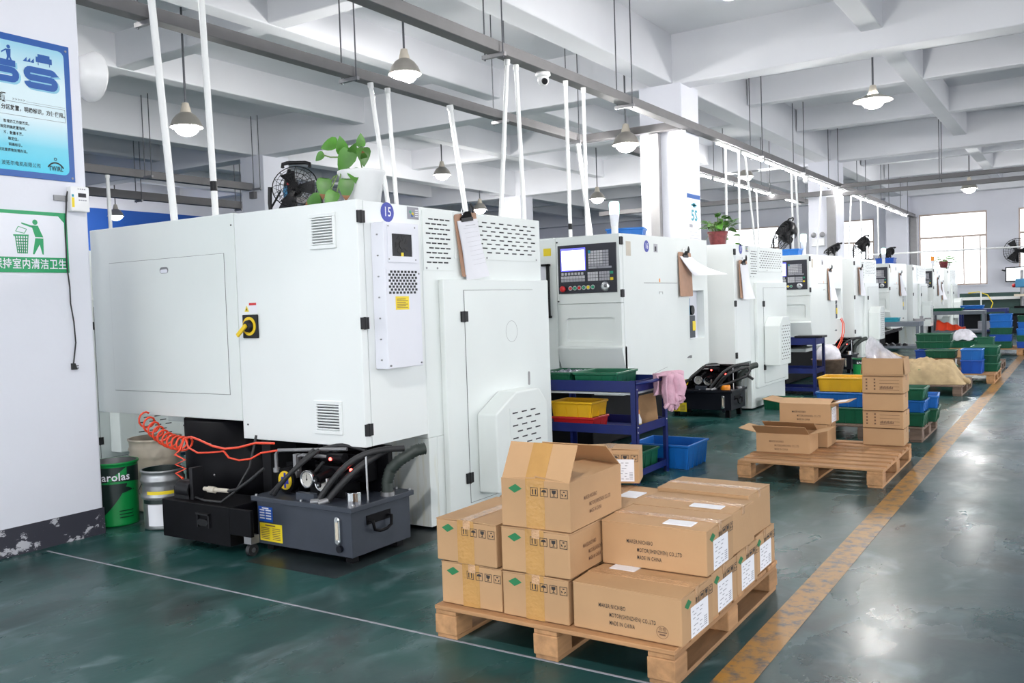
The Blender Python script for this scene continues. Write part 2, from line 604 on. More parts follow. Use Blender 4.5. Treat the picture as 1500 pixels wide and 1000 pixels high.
M['skirting_peeled'] = worn_material('peeled_skirting', (0.035, 0.035, 0.05), (0.50, 0.50, 0.54), 0.565, 0.585, 6.5, 0.6, (1, 0.7, 1.2))
M['pedestal_stained'] = worn_material('stained_white', (0.76, 0.80, 0.785), (0.60, 0.56, 0.36), 0.5, 0.85, 3.0, 0.4, (8, 8, 0.7))
M['dark_floor_patch'] = worn_material('dark_floor_patch', (0.012, 0.017, 0.019), (0.03, 0.045, 0.047), 0.4, 0.75, 5.0, 0.35)
# ------------------------------------------------------------------ the hall
fl = structure(MB().box(-26, 16, -12, 37, -0.2, 0).build('floor', M['floor']))
MB().box(-4.0, -3.3, 3.33, 4.5, 0, 0.001).build('dark_floor_patch', M['dark_floor_patch'], fl, label='dark patch on the floor under the hydraulic tank')  # rectangle of darker mottled colour laid on the floor
yd = MB()
yd.box(-90, 90, -110, -12.02, -0.3, -0.06).box(16.02, 90, -12.02, 60, -0.3, -0.06).box(-90, 16.02, 37.02, 110, -0.3, -0.06)
structure(yd.build('ground', M['duct_grey']))
MB().box(-1.157, -1.02, -6, 33, 0, 0.002).build('painted_line', M['line_yellow'], fl, label='worn yellow line along the aisle')
MB().box(-5.3, 8, 2.926, 2.938, 0, 0.0015).build('chalk_line', M['paper_grey'], fl, label='thin pale line across the green floor')
MB().box(-5.75, -5.45, 2.30, 2.52, 0, 0.002).build('tape_scrap', M['line_yellow'], fl)

ce = structure(MB().box(-26, 16, -12, 37, 5.6, 5.8).build('ceiling', M['ceiling_white']))
def beam(x0, x1, y0, y1, z0):
    MB().box(x0, x1, y0, y1, z0, 5.62).build('beam', M['ceiling_white'], ce, bevel=0.02)
for x in (-15.4, -5.72, 3.9):
    beam(x - 0.2, x + 0.2, -11.95, 35.95, 4.83)
for y in (-7.5, 3.0, 13.5, 24.0, 34.9):
    beam(-26, 16, y, y + 0.42, 4.81)
for x in (-18.7, -21.9, -12.2, -8.95, -2.52, 0.7):
    beam(x - 0.15, x + 0.15, -11.9, 35.9, 5.092)
for y in (8.1, 18.85, 29.4):
    beam(-25.5, -5.85, y, y + 0.3, 5.104)
for y in (17.2, 20.7, 27.6, 31.2, -0.5, -4):
    beam(-5.5, 12, y, y + 0.26, 5.1)

def pillar(x0, x1, y0, y1, skirt=False):
    p = structure(MB().box(x0, x1, y0, y1, 0, 4.85).build('pillar', M['wall_white'], bevel=0.015))
    if skirt:
        MB().box(x0, x1 + 0.004, y0 - 0.004, y1 + 0.004, 0, 0.17).build('skirting', M['skirting_peeled'], p, label='dark peeling skirting paint')
    return p
pil1 = pillar(-6.13, -5.38, 2.58, 3.36, True)
pil2 = pillar(-6.11, -5.38, 13.5, 14.25)
pil3 = pillar(-6.11, -5.38, 24.0, 24.75)
for (x, y) in ((-6.11, 34.75), (-15.75, 13.5), (-15.75, 24.0), (-15.75, 34.75), (-15.75, 3.0)):
    pillar(x, x + 0.73, y, y + 0.75)

# back wall with window openings
WIN = [(-18.6, -16.4), (-12.45, -10.2), (-8.85, -6.66), (-5.11, -2.91), (-1.94, 0.28), (1.25, 3.45)]
wb = MB()
x = -26.0
for a, b in WIN:
    wb.box(x, a, 35.5, 35.75, 0, 4.15)
    wb.box(a, b, 35.5, 35.75, 0, 1.55)
    x = b
wb.box(x, 16, 35.5, 35.75, 0, 4.15)
wb.box(-26, 16, 35.5, 35.75, 4.15, 5.6)
structure(wb.build('wall_back', M['wall_white']))
for i, (a, b) in enumerate(WIN):
    w = MB()
    t = 0.05
    w.box(a, b, 35.55, 35.63, 1.55, 1.55 + t).box(a, b, 35.55, 35.63, 4.15 - t, 4.15)
    w.box(a, a + t, 35.55, 35.63, 1.6, 4.1).box(b - t, b, 35.55, 35.63, 1.6, 4.1)
    wo = structure(w.build('window_%d' % (i + 1), M['window_frame']))
    MB().box(a + t, b - t, 35.56, 35.62, 3.26, 3.33).build('transom', M['window_frame'], wo)
    MB().box(a - 0.03, b + 0.03, 35.44, 35.56, 1.5, 1.55).build('window_sill', M['wall_white'], wo)
    xs = [a + t] + [a + (b - a) * q for q in (0.18, 0.41, 0.66, 0.90)] + [b - t]
    for q in xs[1:-1]:
        hw = 0.02 if q > a + (b - a) * 0.5 else 0.009
        MB().box(q - hw, q + hw, 35.565, 35.615, 1.6, 3.26).build('mullion', M['window_frame'], wo)
    for q0, q1 in zip(xs[:-1], xs[1:]):
        MB().box(q0, q1, 35.585, 35.592, 1.6, 3.26).build('pane', M['glass'], wo)
    MB().box(a + t, b - t, 35.585, 35.592, 3.33, 4.1).build('pane', M['glass'], wo)

wl = structure(MB().box(-26, -25, -12, 37, 0, 5.6).build('wall_left', M['wall_white']))
MB().box(-25.01, -24.98, -12, 35.4, 0, 4.7).build('blue_panel', M['blue_wall'], wl, label='blue painted lower part of wall')

# ------------------------------------------------------------------ overhead trunking
def trunking(name, label, segs, hangers, group=None):
    """segs: boxes (x0, x1, y0, y1, z0, z1)"""
    t = thing(name, label, 'cable trunking')
    b = MB()
    for s in segs:
        b.box(*s)
    b.build('channel', M['trunking_grey'], t, bevel=0.006)
    for (x, y, d, z0) in hangers:            # a pair of threaded rods and the strut they carry
        for q in (-1, 1):
            p = (x + q * d, y) if d > 0 else (x, y + q * d)
            MB().cyl((p[0], p[1], z0 - 0.06), (p[0], p[1], 5.6), 0.009, n=6).build('hanger_rod', M['rod_grey'], t)
        if d > 0:
            MB().box(x - d - 0.03, x + d + 0.03, y - 0.02, y + 0.02, z0 - 0.045, z0 - 0.003).build('support_strut', M['dull_steel'], t)
    return t
trunking('cable_trunking', 'long grey cable trunking nearest the aisle, hung over the row of machines', [(-5.36, -5.2, 3.4, 35.4, 4.07, 4.19)],
         [(-5.28, y, 0.115, 4.07) for y in (5.0, 8.0, 11.2, 17.0, 20.0, 23.2, 26.5, 30.0, 33.5)])
trunking('cable_trunking', 'grey cable trunking behind the first one, bending at the square pillar', [(-7.2, -7.05, 3.4, 13.3, 4.07, 4.19), (-7.2, -5.37, 13.3, 13.45, 4.07, 4.19)],
         [(-7.125, y, 0.11, 4.07) for y in (5.1, 7.75, 10.9, 13.1)])
trunking('cable_trunking', 'grey trunking with tube lights running past the second pillar', [(-7.0, -6.85, 14.6, 27.0, 4.07, 4.19)],
         [(-6.925, y, 0.11, 4.07) for y in (16.0, 19.5, 23.0, 26.5)])
trunking('cable_trunking', 'double grey trunking crossing the aisle before the end wall', [(-5.2, 12, 23.5, 23.62, 4.05, 4.15), (-5.2, 12, 23.75, 23.87, 3.87, 3.97), (-12, -5.36, 23.5, 23.62, 3.9, 4.02)],
         [(-2.9, 23.56, -0.2, 4.05), (0.2, 23.56, -0.2, 4.05), (-9.4, 23.56, -0.2, 3.9)])
trunking('cable_trunking', 'far grey trunking along the blue wall, nearer of two', [(-15.4, -15.25, 4, 13.4, 4.07, 4.22), (-15.4, -15.25, 13.41, 24, 3.9, 4.05)],
         [(-14.95, 10.6, 0.1, 4.07), (-14.9, 13.2, 0.1, 4.07)])
trunking('cable_trunking', 'farthest grey trunking seen below the beams before the blue wall', [(-17.95, -17.8, 6, 22, 4.02, 4.2)],
         [(-17.87, 12.4, 0.1, 4.02), (-17.87, 15.2, 0.1, 4.02)])
def duct(label, x0, x1, y0, y1, z1):
    d = MB().box(x0, x1, y0, y1, 0, z1).build('cable_duct', M['duct_grey'], bevel=0.004)
    tag(d, label, 'cable duct')
duct('grey vertical cable duct on the front of the pillar with the small sign', -5.9, -5.74, 13.38, 13.49, 4.06)
duct('grey vertical cable duct on the pillar with the emergency lamps', -5.62, -5.42, 23.88, 23.99, 3.89)
duct('grey vertical cable duct in the far corner by the end wall', -5.36, -5.13, 35.15, 35.43, 4.06)

# white conduits dropping from the trunking to the machines
def conduit(label, p0, p1, r=0.021, group=None, mark=None):
    m = MB()
    a, b = Vector(p0), Vector(p1)
    m.cyl(p0, p1, r, n=10)
    d = (b - a).normalized()
    m.cyl(a, a + d * 0.06, r * 1.35, n=10)
    o = m.build('conduit_pipe', M['pvc_white'])
    tag(o, label, 'pipe', group)
    if mark:
        f0 = (a.z - mark) / (a.z - b.z)
        f1 = (a.z - mark + 0.07) / (a.z - b.z)
        MB().cyl(a.lerp(b, f0), a.lerp(b, f1), r * 1.05, n=10).build('tape_mark', M['black_plastic'], o)
conduit('thick white conduit nearest the signed pillar, over the first machine', (-5.32, 3.83, 4.06), (-5.3, 3.95, 2.0), 0.026)
conduit('thick white conduit with black tape mark, over the first machine', (-5.3, 4.25, 4.06), (-5.3, 4.30, 2.0), 0.024, mark=2.36)
conduit('thin white conduit just beside the signed pillar before the blue wall', (-15.33, 10.0, 4.06), (-15.33, 10.05, 0.0), 0.035)
conduit('white conduit behind white plant pot, leaning a little', (-7.07, 8.05, 4.06), (-6.95, 8.25, 2.0), 0.026)
conduit('white conduit behind white plant pot, standing straight', (-7.09, 8.38, 4.06), (-7.0, 8.4, 2.0), 0.026)
conduit('white conduit behind the clipboard on the first machine, thicker of its neighbours', (-7.07, 9.61, 4.06), (-6.95, 9.85, 2.0), 0.034)
conduit('white conduit pair at the first machine corner, leaning the other way', (-5.28, 8.26, 4.06), (-5.36, 8.1, 2.0), 0.024)
conduit('white conduit of the pair at the first machine corner, next to camera dome', (-5.32, 8.5, 4.06), (-5.28, 8.52, 2.0), 0.024)
conduit('white conduit right after the camera dome, with black mark below', (-5.24, 9.48, 4.06), (-5.3, 9.6, 2.0), 0.023, mark=2.36)
conduit('white conduit second after the camera dome', (-5.24, 9.93, 4.06), (-5.28, 10.0, 2.0), 0.023)
conduit('white conduit hanging from the bent trunking before the square pillar', (-7.1, 13.2, 4.06), (-6.95, 13.5, 1.6), 0.04)
conduit('white conduit running down the corner of the pillar with the small sign', (-5.33, 13.45, 4.06), (-5.33, 13.45, 1.6), 0.026)
i = 0
words_ = ['first', 'second', 'third', 'fourth', 'fifth', 'sixth', 'seventh', 'eighth', 'ninth']
for (y0, dy) in ((15.25, 0.0), (15.95, 0.0), (16.3, 0.7), (19.4, 0.1), (19.75, 0.25), (22.0, -0.6), (25.2, -0.5), (26.4, 0.1), (28.8, 0.1)):
    conduit('white conduit dropping from the lit trunking, %s beyond the pillar with the small sign' % words_[i], (-5.28, y0, 4.05), (-5.3, y0 + dy, 1.95), 0.022)
    i += 1
conduit('white conduit under the inner lit trunking, nearer of two', (-6.92, 17.3, 4.05), (-6.9, 17.9, 1.6), 0.022)
conduit('white conduit under the inner lit trunking, farther of two', (-6.92, 22.2, 4.05), (-6.9, 22.4, 1.6), 0.022)
pr = MB().cyl((-5.3, 27, 2.47), (14, 27, 2.44), 0.022, n=8).build('air_pipe', M['pvc_white'])
tag(pr, 'thin white air pipe spanning the aisle before the end windows', 'pipe')

# tube lights under the trunking
def tube_light(label, x, y, z=4.07):
    t = thing('tube_light', label, 'tube light', (x, y, z), group='tube lights under the trunking')
    MB().box(-0.022, 0.022, -0.6, 0.6, -0.03, 0).build('housing', M['pvc_white'], t)
    MB().cyl((0, -0.58, -0.045), (0, 0.58, -0.045), 0.016, n=8).build('tube', M['tube_glow'], t)
ORD = ['nearest', 'second', 'third', 'fourth', 'fifth', 'sixth', 'seventh', 'eighth', 'ninth', 'tenth', 'eleventh', 'twelfth', 'thirteenth', 'farthest']
for k in range(14):
    tube_light('%s glowing tube light under the aisle trunking beyond the second pillar' % ORD[k], -5.28, 15.4 + 1.38 * k)
for k in range(7):
    tube_light('%s glowing tube light under the inner trunking beyond the second pillar' % ORD[k], -6.92, 17.0 + 1.4 * k)

# pendant lamps
def pendant(label, x, y, z, top=5.61, w=None, wide=False):
    """z is the height of the rim"""
    t = thing('pendant_lamp', label, 'lamp', (x, y, z))
    hh = 0.20 if not wide else 0.10
    R = 0.225 if not wide else 0.29
    MB().cyl((0, 0, hh + 0.12), (0, 0, top - z), 0.015, n=8).build('drop_rod', M['rod_grey'], t)
    MB().lathe([(0.018, hh + 0.14), (0.045, hh + 0.13), (0.055, hh + 0.08), (0.065, hh + 0.05), (0.08, hh - 0.02)], n=16, cap=(False, False)).build('lamp_cap', M['lamp_cap'], t)
    MB().lathe([(0.078, hh), (0.13, hh * 0.82), (0.18, hh * 0.5), (R * 0.95, 0.02), (R, 0.0), (R - 0.006, -0.002), (R * 0.9, 0.02), (0.17, hh * 0.48), (0.07, hh * 0.94)], n=24).build('lamp_shade', M['lamp_shade'], t)
    MB().ball((0, 0, 0.0), 0.165, sq=(1, 1, 0.72)).build('bulb', M['lamp_glow'], t)
    ld = bpy.data.lights.new('pendant_light', 'POINT')
    ld.energy = LAMP_W if w is None else w
    ld.color = (1.0, 0.97, 0.93)
    ld.shadow_soft_size = 0.11
    lo = bpy.data.objects.new('pendant_light', ld)
    COL.objects.link(lo)
    lo.parent = t
    lo.location = (0, 0, -0.14)
pendant('big glowing pendant lamp between the two near trunkings', -7.6, 9.35, 4.5)
pendant('glowing pendant lamp over the first machine, crossed by white conduit', -10.36, 7.98, 3.97, 5.61)
pendant('glowing pendant lamp above the first clipboard', -13.18, 17.5, 4.6)
pendant('glowing pendant lamp with flat wide shade over the aisle', -2.7, 14.5, 4.3, 5.61, None, True)
pendant('small pendant lamp over the aisle nearest the end wall', -2.75, 28.3, 4.22, 5.61)
pendant('small pendant lamp behind the conduit near the square pillar', -11.25, 21.96, 4.2)
pendant('pendant lamp beyond the second pillar above the tube lights', -7.8, 24.1, 4.66)
pendant('small glowing pendant lamp low behind the first clipboard', -15.23, 22.04, 4.25)
pendant('tiny unlit-looking pendant lamp in front of the blue wall', -23.0, 15.2, 4.25)
pendant('glowing pendant lamp cut by the top edge over the aisle', -3.0, 8.9, 4.52, 5.61, None, True)
pendant('very bright pendant lamp touching the square pillar', -6.16, 13.08, 3.88, 5.61, 60)
for k, y in enumerate((9.0, 15.0, 21.8, 28.4)):  # row of lamps added out of view to brighten the far hall
    pendant('added unseen lamp over the far side of the aisle, %s of four in that line' % ORD[k], 4.2, y, 4.5, 5.61, 100, True)
for k, (x, y) in enumerate(((-1.0, 0.2), (-7.6, 3.6))):  # two more lamps added out of view, lifting the near machine faces
    pendant('added unseen lamp over the near end of the hall, %s of two' % ORD[k], x, y, 4.5, 5.61, (150, 45)[k], True)

# dome camera under the aisle trunking
t = thing('security_camera', 'white dome security camera under the aisle trunking', 'camera', (-5.28, 9.02, 4.07))
MB().lathe([(0.0, 0.0), (0.085, 0.0), (0.09, -0.03), (0.07, -0.05), (0.0, -0.05)], n=20).build('mount', M['camera_white'], t)
MB().ball((0, 0, -0.085), 0.068, 16, 10).build('eyeball', M['camera_white'], t)
MB().cyl((0.03, -0.03, -0.10), (0.056, -0.056, -0.12), 0.035, n=14).build('lens', M['black_plastic'], t)
t = thing('security_camera', 'small white security camera under the lit aisle trunking', 'camera', (-5.26, 20.5, 4.05))
MB().lathe([(0.0, 0.0), (0.08, 0.0), (0.09, -0.03), (0.07, -0.05), (0.0, -0.05)], n=16).build('mount', M['camera_white'], t)
MB().ball((0, 0, -0.09), 0.075, 12, 8).build('eyeball', M['camera_white'], t)
# ------------------------------------------------------------------ signs on the near pillar
def sign_light_material():
    m = bpy.data.materials.new('sign_print')
    m.use_nodes = True
    nt = m.node_tree
    p = nt.nodes['Principled BSDF']
    p.inputs['Roughness'].default_value = 0.35
    tc = nt.nodes.new('ShaderNodeTexCoord')
    sp = nt.nodes.new('ShaderNodeSeparateXYZ')
    nt.links.new(tc.outputs['Generated'], sp.inputs[0])
    r = nt.nodes.new('ShaderNodeValToRGB')
    e = r.color_ramp.elements
    e[0].position, e[0].color = 0.0, (0.05, 0.55, 0.75, 1)
    e[1].position, e[1].color = 1.0, (0.30, 0.60, 0.75, 1)
    for q, c in ((0.2, (0.16, 0.60, 0.76)), (0.42, (0.66, 0.80, 0.86)), (0.72, (0.66, 0.81, 0.86))):
        k = e.new(q)
        k.color = (*c, 1)
    nt.links.new(sp.outputs['Z'], r.inputs['Fac'])
    nt.links.new(r.outputs['Color'], p.inputs['Base Color'])
    return m
M['sign_print'] = sign_light_material()
M['reflect_blue'] = material('pale_blue_print', (0.25, 0.55, 0.70), 0.4)

t = thing('wall_poster', 'large blue framed 5S poster with white printed text on the near pillar', 'sign', (-5.378, 0, 0))
F = FX(0)
MB(F).box(2.58, 3.283, 2.262, 3.107, 0, 0.006).build('board', M['sign_blue'], t, bevel=0.002)
b = MB(F)
rrect(b, 2.60, 3.246, 2.30, 3.066, 0.035, 0.006, 0.0065)
b.build('printed_field', M['sign_print'], t)
def arcpts(cx, cy, rx, ry, a0, a1, n=7):
    return [(cx + rx * math.cos(math.radians(a0 + (a1 - a0) * k / n)), cy + ry * math.sin(math.radians(a0 + (a1 - a0) * k / n))) for k in range(n + 1)]
def block_letter(ch, u, v, w, h, mat, name, wz):
    """wide rounded 5 or S centred on (u, v)"""
    sw = h * 0.29
    x0, x1, y0, y1 = u - w / 2 + sw / 2, u + w / 2 - sw / 2, v - h / 2 + sw / 2, v + h / 2 - sw / 2
    r = (y1 - y0) / 4
    if ch == 'S':
        pts = [(x1, y1 - r * 0.9)] + arcpts(x1 - r, y1 - r * 0.9, r, r * 0.9, 0, 90, 4) + arcpts(x0 + r, y1 - r, r, r, 90, 270) + arcpts(x1 - r, y0 + r, r, r, 90, -90) + arcpts(x0 + r, y0 + r * 0.9, r, r * 0.9, 270, 180, 4)
    else:
        pts = [(x1, y1), (x0, y1), (x0, v + r * 0.3), (x1 - r * 1.3, v + r * 0.3)] + arcpts(x1 - r * 1.15, v - r * 0.85, r * 1.15, r * 1.15, 90, -90) + [(x0, y0)]
    b = MB(F)
    stroke(b, pts, sw, wz, wz + 0.0004)
    b.build(name, M[mat], t)
for ch_, u_, v_ in (('S', 3.094, 2.873), ('5', 2.855, 2.885)):
    block_letter(ch_, u_, v_, 0.21, 0.132, 'sign_blue', 'letter', 0.0085)
b = MB(F)
b.box(3.068, 3.168, 2.972, 3.005, 0.0075, 0.008).box(3.08, 3.155, 3.004, 3.022, 0.0075, 0.008).box(3.08, 3.084, 2.955, 2.975, 0.0075, 0.008).box(3.15, 3.154, 2.955, 2.975, 0.0075, 0.008)
for q in (3.0, 3.022, 3.044):
    b.prism([(q - 0.012, 2.962, 0.0075), (q + 0.012, 2.962, 0.0075), (q + 0.012, 2.99, 0.0075), (q, 2.976, 0.0075)], (0, 0, 0.0005))
b.build('pictogram', M['sign_blue'], t)
b = MB(F)
disc(b, 2.905, 3.028, 0.011, 0.0075, 0.008)
b.prism([(2.888, 3.012, 0.0075), (2.895, 2.965, 0.0075), (2.915, 2.968, 0.0075), (2.918, 3.016, 0.0075)], (0, 0, 0.0005))
b.prism([(2.894, 2.968, 0.0075), (2.88, 2.922, 0.0075), (2.890, 2.922, 0.0075), (2.906, 2.965, 0.0075)], (0, 0, 0.0005))
b.prism([(2.904, 2.968, 0.0075), (2.925, 2.925, 0.0075), (2.934, 2.925, 0.0075), (2.915, 2.97, 0.0075)], (0, 0, 0.0005))
b.prism([(2.892, 3.008, 0.0075), (2.862, 2.985, 0.0075), (2.862, 2.995, 0.0075), (2.892, 3.016, 0.0075)], (0, 0, 0.0005))
b.build('pictogram', M['sign_blue'], t)
for ch_, u_, v_ in (('S', 3.106, 2.863), ('5', 2.867, 2.875)):
    block_letter(ch_, u_, v_, 0.21, 0.132, 'reflect_blue', 'letter_shade', 0.0072)
b = MB(F)
text(b, '整顿', 2.874, 2.722, 0.06, 0.0085, 0.85, 0.02, 'R')
b2 = MB(F)
text(b2, '分区放置，明确标识，方便使用。', 3.233, 2.668, 0.033, 0.0085, 0.80, 0.02, 'R')
b.v += b2.v
b.f += [[i + len(b.v) - len(b2.v) for i in f] for f in b2.f]
b.mi += b2.mi
b.sm += b2.sm
for k, (s, q) in enumerate((('整理的工作要落实。', 3.005), ('规范明确放置场所。', 2.985), ('不、数量不落。', 2.965), ('确定位。', 2.935), ('明确标示。', 2.955), ('制定废弃物处理办法。', 2.985))):
    text(b, s, q, 2.585 - 0.034 * k, 0.021, 0.0085, 0.85, 0.012, 'R')
text(b, '波拓尔电机有限公司', 3.06, 2.338, 0.03, 0.0085, 0.85, 0.0, 'R')
for k in range(5):
    text(b, '>', 2.918 + 0.016 * k, 2.722, 0.022, 0.0085)
b.box(2.995, 3.236, 2.7185, 2.7195, 0.0075, 0.008).box(2.62, 3.236, 2.706, 2.7075, 0.0075, 0.008).box(2.62, 3.236, 2.627, 2.6285, 0.0075, 0.008).box(3.2345, 3.236, 2.628, 2.706, 0.0075, 0.008)
text(b, 'TWIRL', 3.158, 2.333, 0.042, 0.0085, 0.7, 0.02)
ring(b, 3.158, 2.30, 0.075, 0.066, 0.0075, 0.008, 12, 0.6, 2.54, 0.85)
ring(b, 3.158, 2.393, 0.010, 0.006, 0.0075, 0.008, 10)
b.build('printed_text', M['print_black'], t)
for (u, v) in ((3.26, 3.075), (3.263, 2.285)):
    b = MB(F)
    disc(b, u, v, 0.007, 0.006, 0.009, 10)
    b.build('screw', M['dull_steel'], t)

t = thing('wall_sign', 'green and white keep clean sign with litter pictogram on the near pillar', 'sign', (-5.378, 0, 0))
MB(F).box(2.35, 3.212, 1.69, 2.062, 0, 0.004).build('board', M['sign_green'], t)
b = MB(F)
b.prism([(2.37, 1.782, 0.0045), (3.192, 1.782, 0.0045), (3.192, 2.0, 0.0045), (3.155, 2.04, 0.0045), (2.37, 2.04, 0.0045)], (0, 0, 0.0008))
b.build('white_field', M['sign_white'], t)
b = MB(F)
w0, w1 = 0.0056, 0.006
def P2(*pts):
    b.prism([(u, v, w0) for u, v in pts], (0, 0, w1 - w0))
disc(b, 3.008, 1.995, 0.016, w0, w1)
P2((2.985, 1.975), (3.025, 1.975), (3.055, 1.905), (3.005, 1.905))
P2((2.925, 1.981), (2.99, 1.96), (2.995, 1.972), (2.925, 1.99))
P2((3.005, 1.898), (3.055, 1.898), (3.052, 1.80), (3.045, 1.80), (3.03, 1.86), (2.995, 1.80), (2.985, 1.80))
P2((2.872, 1.916), (2.966, 1.918), (2.964, 1.908), (2.874, 1.906))
for k in range(6):
    u = 2.882 + 0.0152 * k
    du = (k - 2.5) * -0.004
    P2((u, 1.908), (u + 0.006, 1.908), (u + 0.006 + du, 1.803), (u + du, 1.803))
for k in range(6):
    v = 1.89 - 0.017 * k
    P2((2.884 + 0.002 * k, v), (2.958 - 0.002 * k, v), (2.958 - 0.002 * k, v + 0.005), (2.884 + 0.002 * k, v + 0.005))
for (a, c) in (((2.888, 1.935), (2.94, 1.925)), ((2.94, 1.925), (2.955, 1.95)), ((2.955, 1.95), (2.905, 1.965)), ((2.905, 1.965), (2.888, 1.935))):
    d = Vector((c[0] - a[0], c[1] - a[1])).normalized().orthogonal() * 0.002
    P2((a[0] - d.x, a[1] - d.y), (c[0] - d.x, c[1] - d.y), (c[0] + d.x, c[1] + d.y), (a[0] + d.x, a[1] + d.y))
b.build('pictogram', M['sign_green'], t)
b = MB(F)
text(b, '保持室内清洁卫生', 3.193, 1.737, 0.066, 0.0062, 0.83, 0.014, 'R')
b.build('lettering', M['sign_white'], t)

t = thing('meter_box', 'small white electronic meter with display on the pillar under the poster', 'meter', (-5.38, 0, 0))
MB(F).box(3.222, 3.345, 2.075, 2.232, 0, 0.05).build('case', M['camera_white'], t, bevel=0.006)
MB(F).box(3.27, 3.322, 2.165, 2.19, 0.05, 0.0515).build('display', M['gap_dark'], t)
b = MB(F)
for k in range(4):
    b.box(3.272 + 0.014 * k, 3.281 + 0.014 * k, 2.143, 2.149, 0.05, 0.052).box(3.268 + 0.014 * k, 3.276 + 0.014 * k, 2.213, 2.219, 0.05, 0.0515)
b.build('buttons', M['paper_grey'], t)
MB(F).box(3.228, 3.24, 2.165, 2.18, 0.05, 0.0512).build('blue_label', M['teal'], t)
MB(F).box(3.226, 3.243, 2.10, 2.16, 0.05, 0.0508).build('bar_label', M['sticker_yellow'], t)
MB(F).box(3.135, 3.222, 2.138, 2.172, 0, 0.012).build('mounting_rail', M['dull_steel'], t)
pts = [(3.22, 2.20, 0.015), (3.212, 2.16, 0.012), (3.205, 2.05, 0.01), (3.195, 1.9, 0.009), (3.195, 1.72, 0.009), (3.206, 1.6, 0.008), (3.205, 1.5, 0.008), (3.22, 1.38, 0.009), (3.225, 1.25, 0.009), (3.205, 1.13, 0.009), (3.20, 1.11, 0.01)]
cb = thing('power_cord', 'thin dark cord with plug hanging down the pillar from the meter', 'cord', (-5.378, 0, 0))
MB(F).tube(pts, 0.0045, 5).build('cord', M['rubber'], cb)
b = MB(F)
b.prism([(3.19, 1.12, 0.0), (3.21, 1.12, 0.0), (3.222, 1.08, 0.0), (3.19, 1.08, 0.0)], (0, 0, 0.02))
b.box(3.222, 3.236, 1.085, 1.09, 0.005, 0.01).box(3.222, 3.236, 1.1, 1.105, 0.005, 0.01)
b.build('plug', M['rubber'], cb)
t = thing('wall_fixture', 'white rounded plastic fixture sticking out behind the near pillar', 'fixture', (-5.47, 3.36, 2.98))
b = MB()
b.lathe([(0.01, 0.0), (0.09, 0.0), (0.11, 0.03), (0.14, 0.10), (0.165, 0.135), (0.16, 0.15), (0.0, 0.15)], n=20, T=Matrix.Rotation(-PI / 2, 4, 'X'))
b.build('shell', M['camera_white'], t)
MB().box(0.105, 0.15, 0.151, 0.153, -0.02, 0.02).build('sticker', M['sticker_yellow'], t)

# small 5S poster on the second pillar
t = thing('wall_poster', 'small blue framed 5S poster on the second square pillar', 'sign', (-5.378, 0, 0))
MB(F).box(13.56, 14.2, 2.15, 3.09, 0, 0.006).build('board', M['sign_blue'], t)
b = MB(F)
rrect(b, 13.62, 14.2, 2.17, 3.02, 0.03, 0.006, 0.0075)
b.build('printed_field', M['sign_white'], t)
b = MB(F)
text(b, '5S', 13.92, 2.74, 0.24, 0.009, 1.15, 0.03)
b.box(13.8, 14.04, 2.90, 2.93, 0.0076, 0.0085).box(13.86, 13.98, 2.88, 2.95, 0.0076, 0.0085)
b.build('headline', M['teal'], t)
b = MB(F)
b.box(13.7, 13.84, 2.55, 2.60, 0.0076, 0.0085)
for k in range(6):
    b.box(13.7, 14.15, 2.47 - 0.05 * k, 2.476 - 0.05 * k, 0.0076, 0.0085)
b.build('printed_text', M['paper_grey'], t)

t = thing('emergency_light', 'white twin-head emergency light on the third pillar', 'emergency light', (-5.86, 23.99, 2.75))
MB(FY(0)).box(-0.16, 0.16, -0.1, 0.1, 0, 0.07).build('case', M['camera_white'], t, bevel=0.01)
for q in (-0.11, 0.11):
    MB().lathe([(0.0, 0.0), (0.05, 0.01), (0.07, 0.05), (0.065, 0.055), (0.0, 0.05)], (0, 0, 0), 16, Matrix.Translation((q, -0.02, 0.19)) @ Matrix.Rotation(PI / 2, 4, 'X')).build('lamp_head', M['dull_steel'], t)

# ------------------------------------------------------------------ the lathes
def hinge(root, T, v, u0=-0.006, u1=0.055):
    b = MB(T)
    b.box(u0, (u0 + u1) / 2 - 0.002, v - 0.034, v + 0.034, 0, 0.012).box((u0 + u1) / 2 + 0.002, u1, v - 0.034, v + 0.034, 0, 0.012)
    b.cyl(((u0 + u1) / 2, v - 0.036, 0.008), ((u0 + u1) / 2, v + 0.036, 0.008), 0.008, n=8)
    b.build('hinge', M['black_plastic'], root)

def plate(root, name, T, u0, u1, v0, v1, mat='machine_white', base=0.0, t=0.004, gap=0.003):
    """a flush door or cover with a thin dark shadow line around it"""
    MB(T).box(u0 - gap, u1 + gap, v0 - gap, v1 + gap, base, base + 0.0012).build(name + '_gap', M['gap_dark'], root)
    return MB(T).box(u0, u1, v0, v1, base + 0.0012, base + t).build(name, M[mat], root, bevel=0.0012, seg=1)

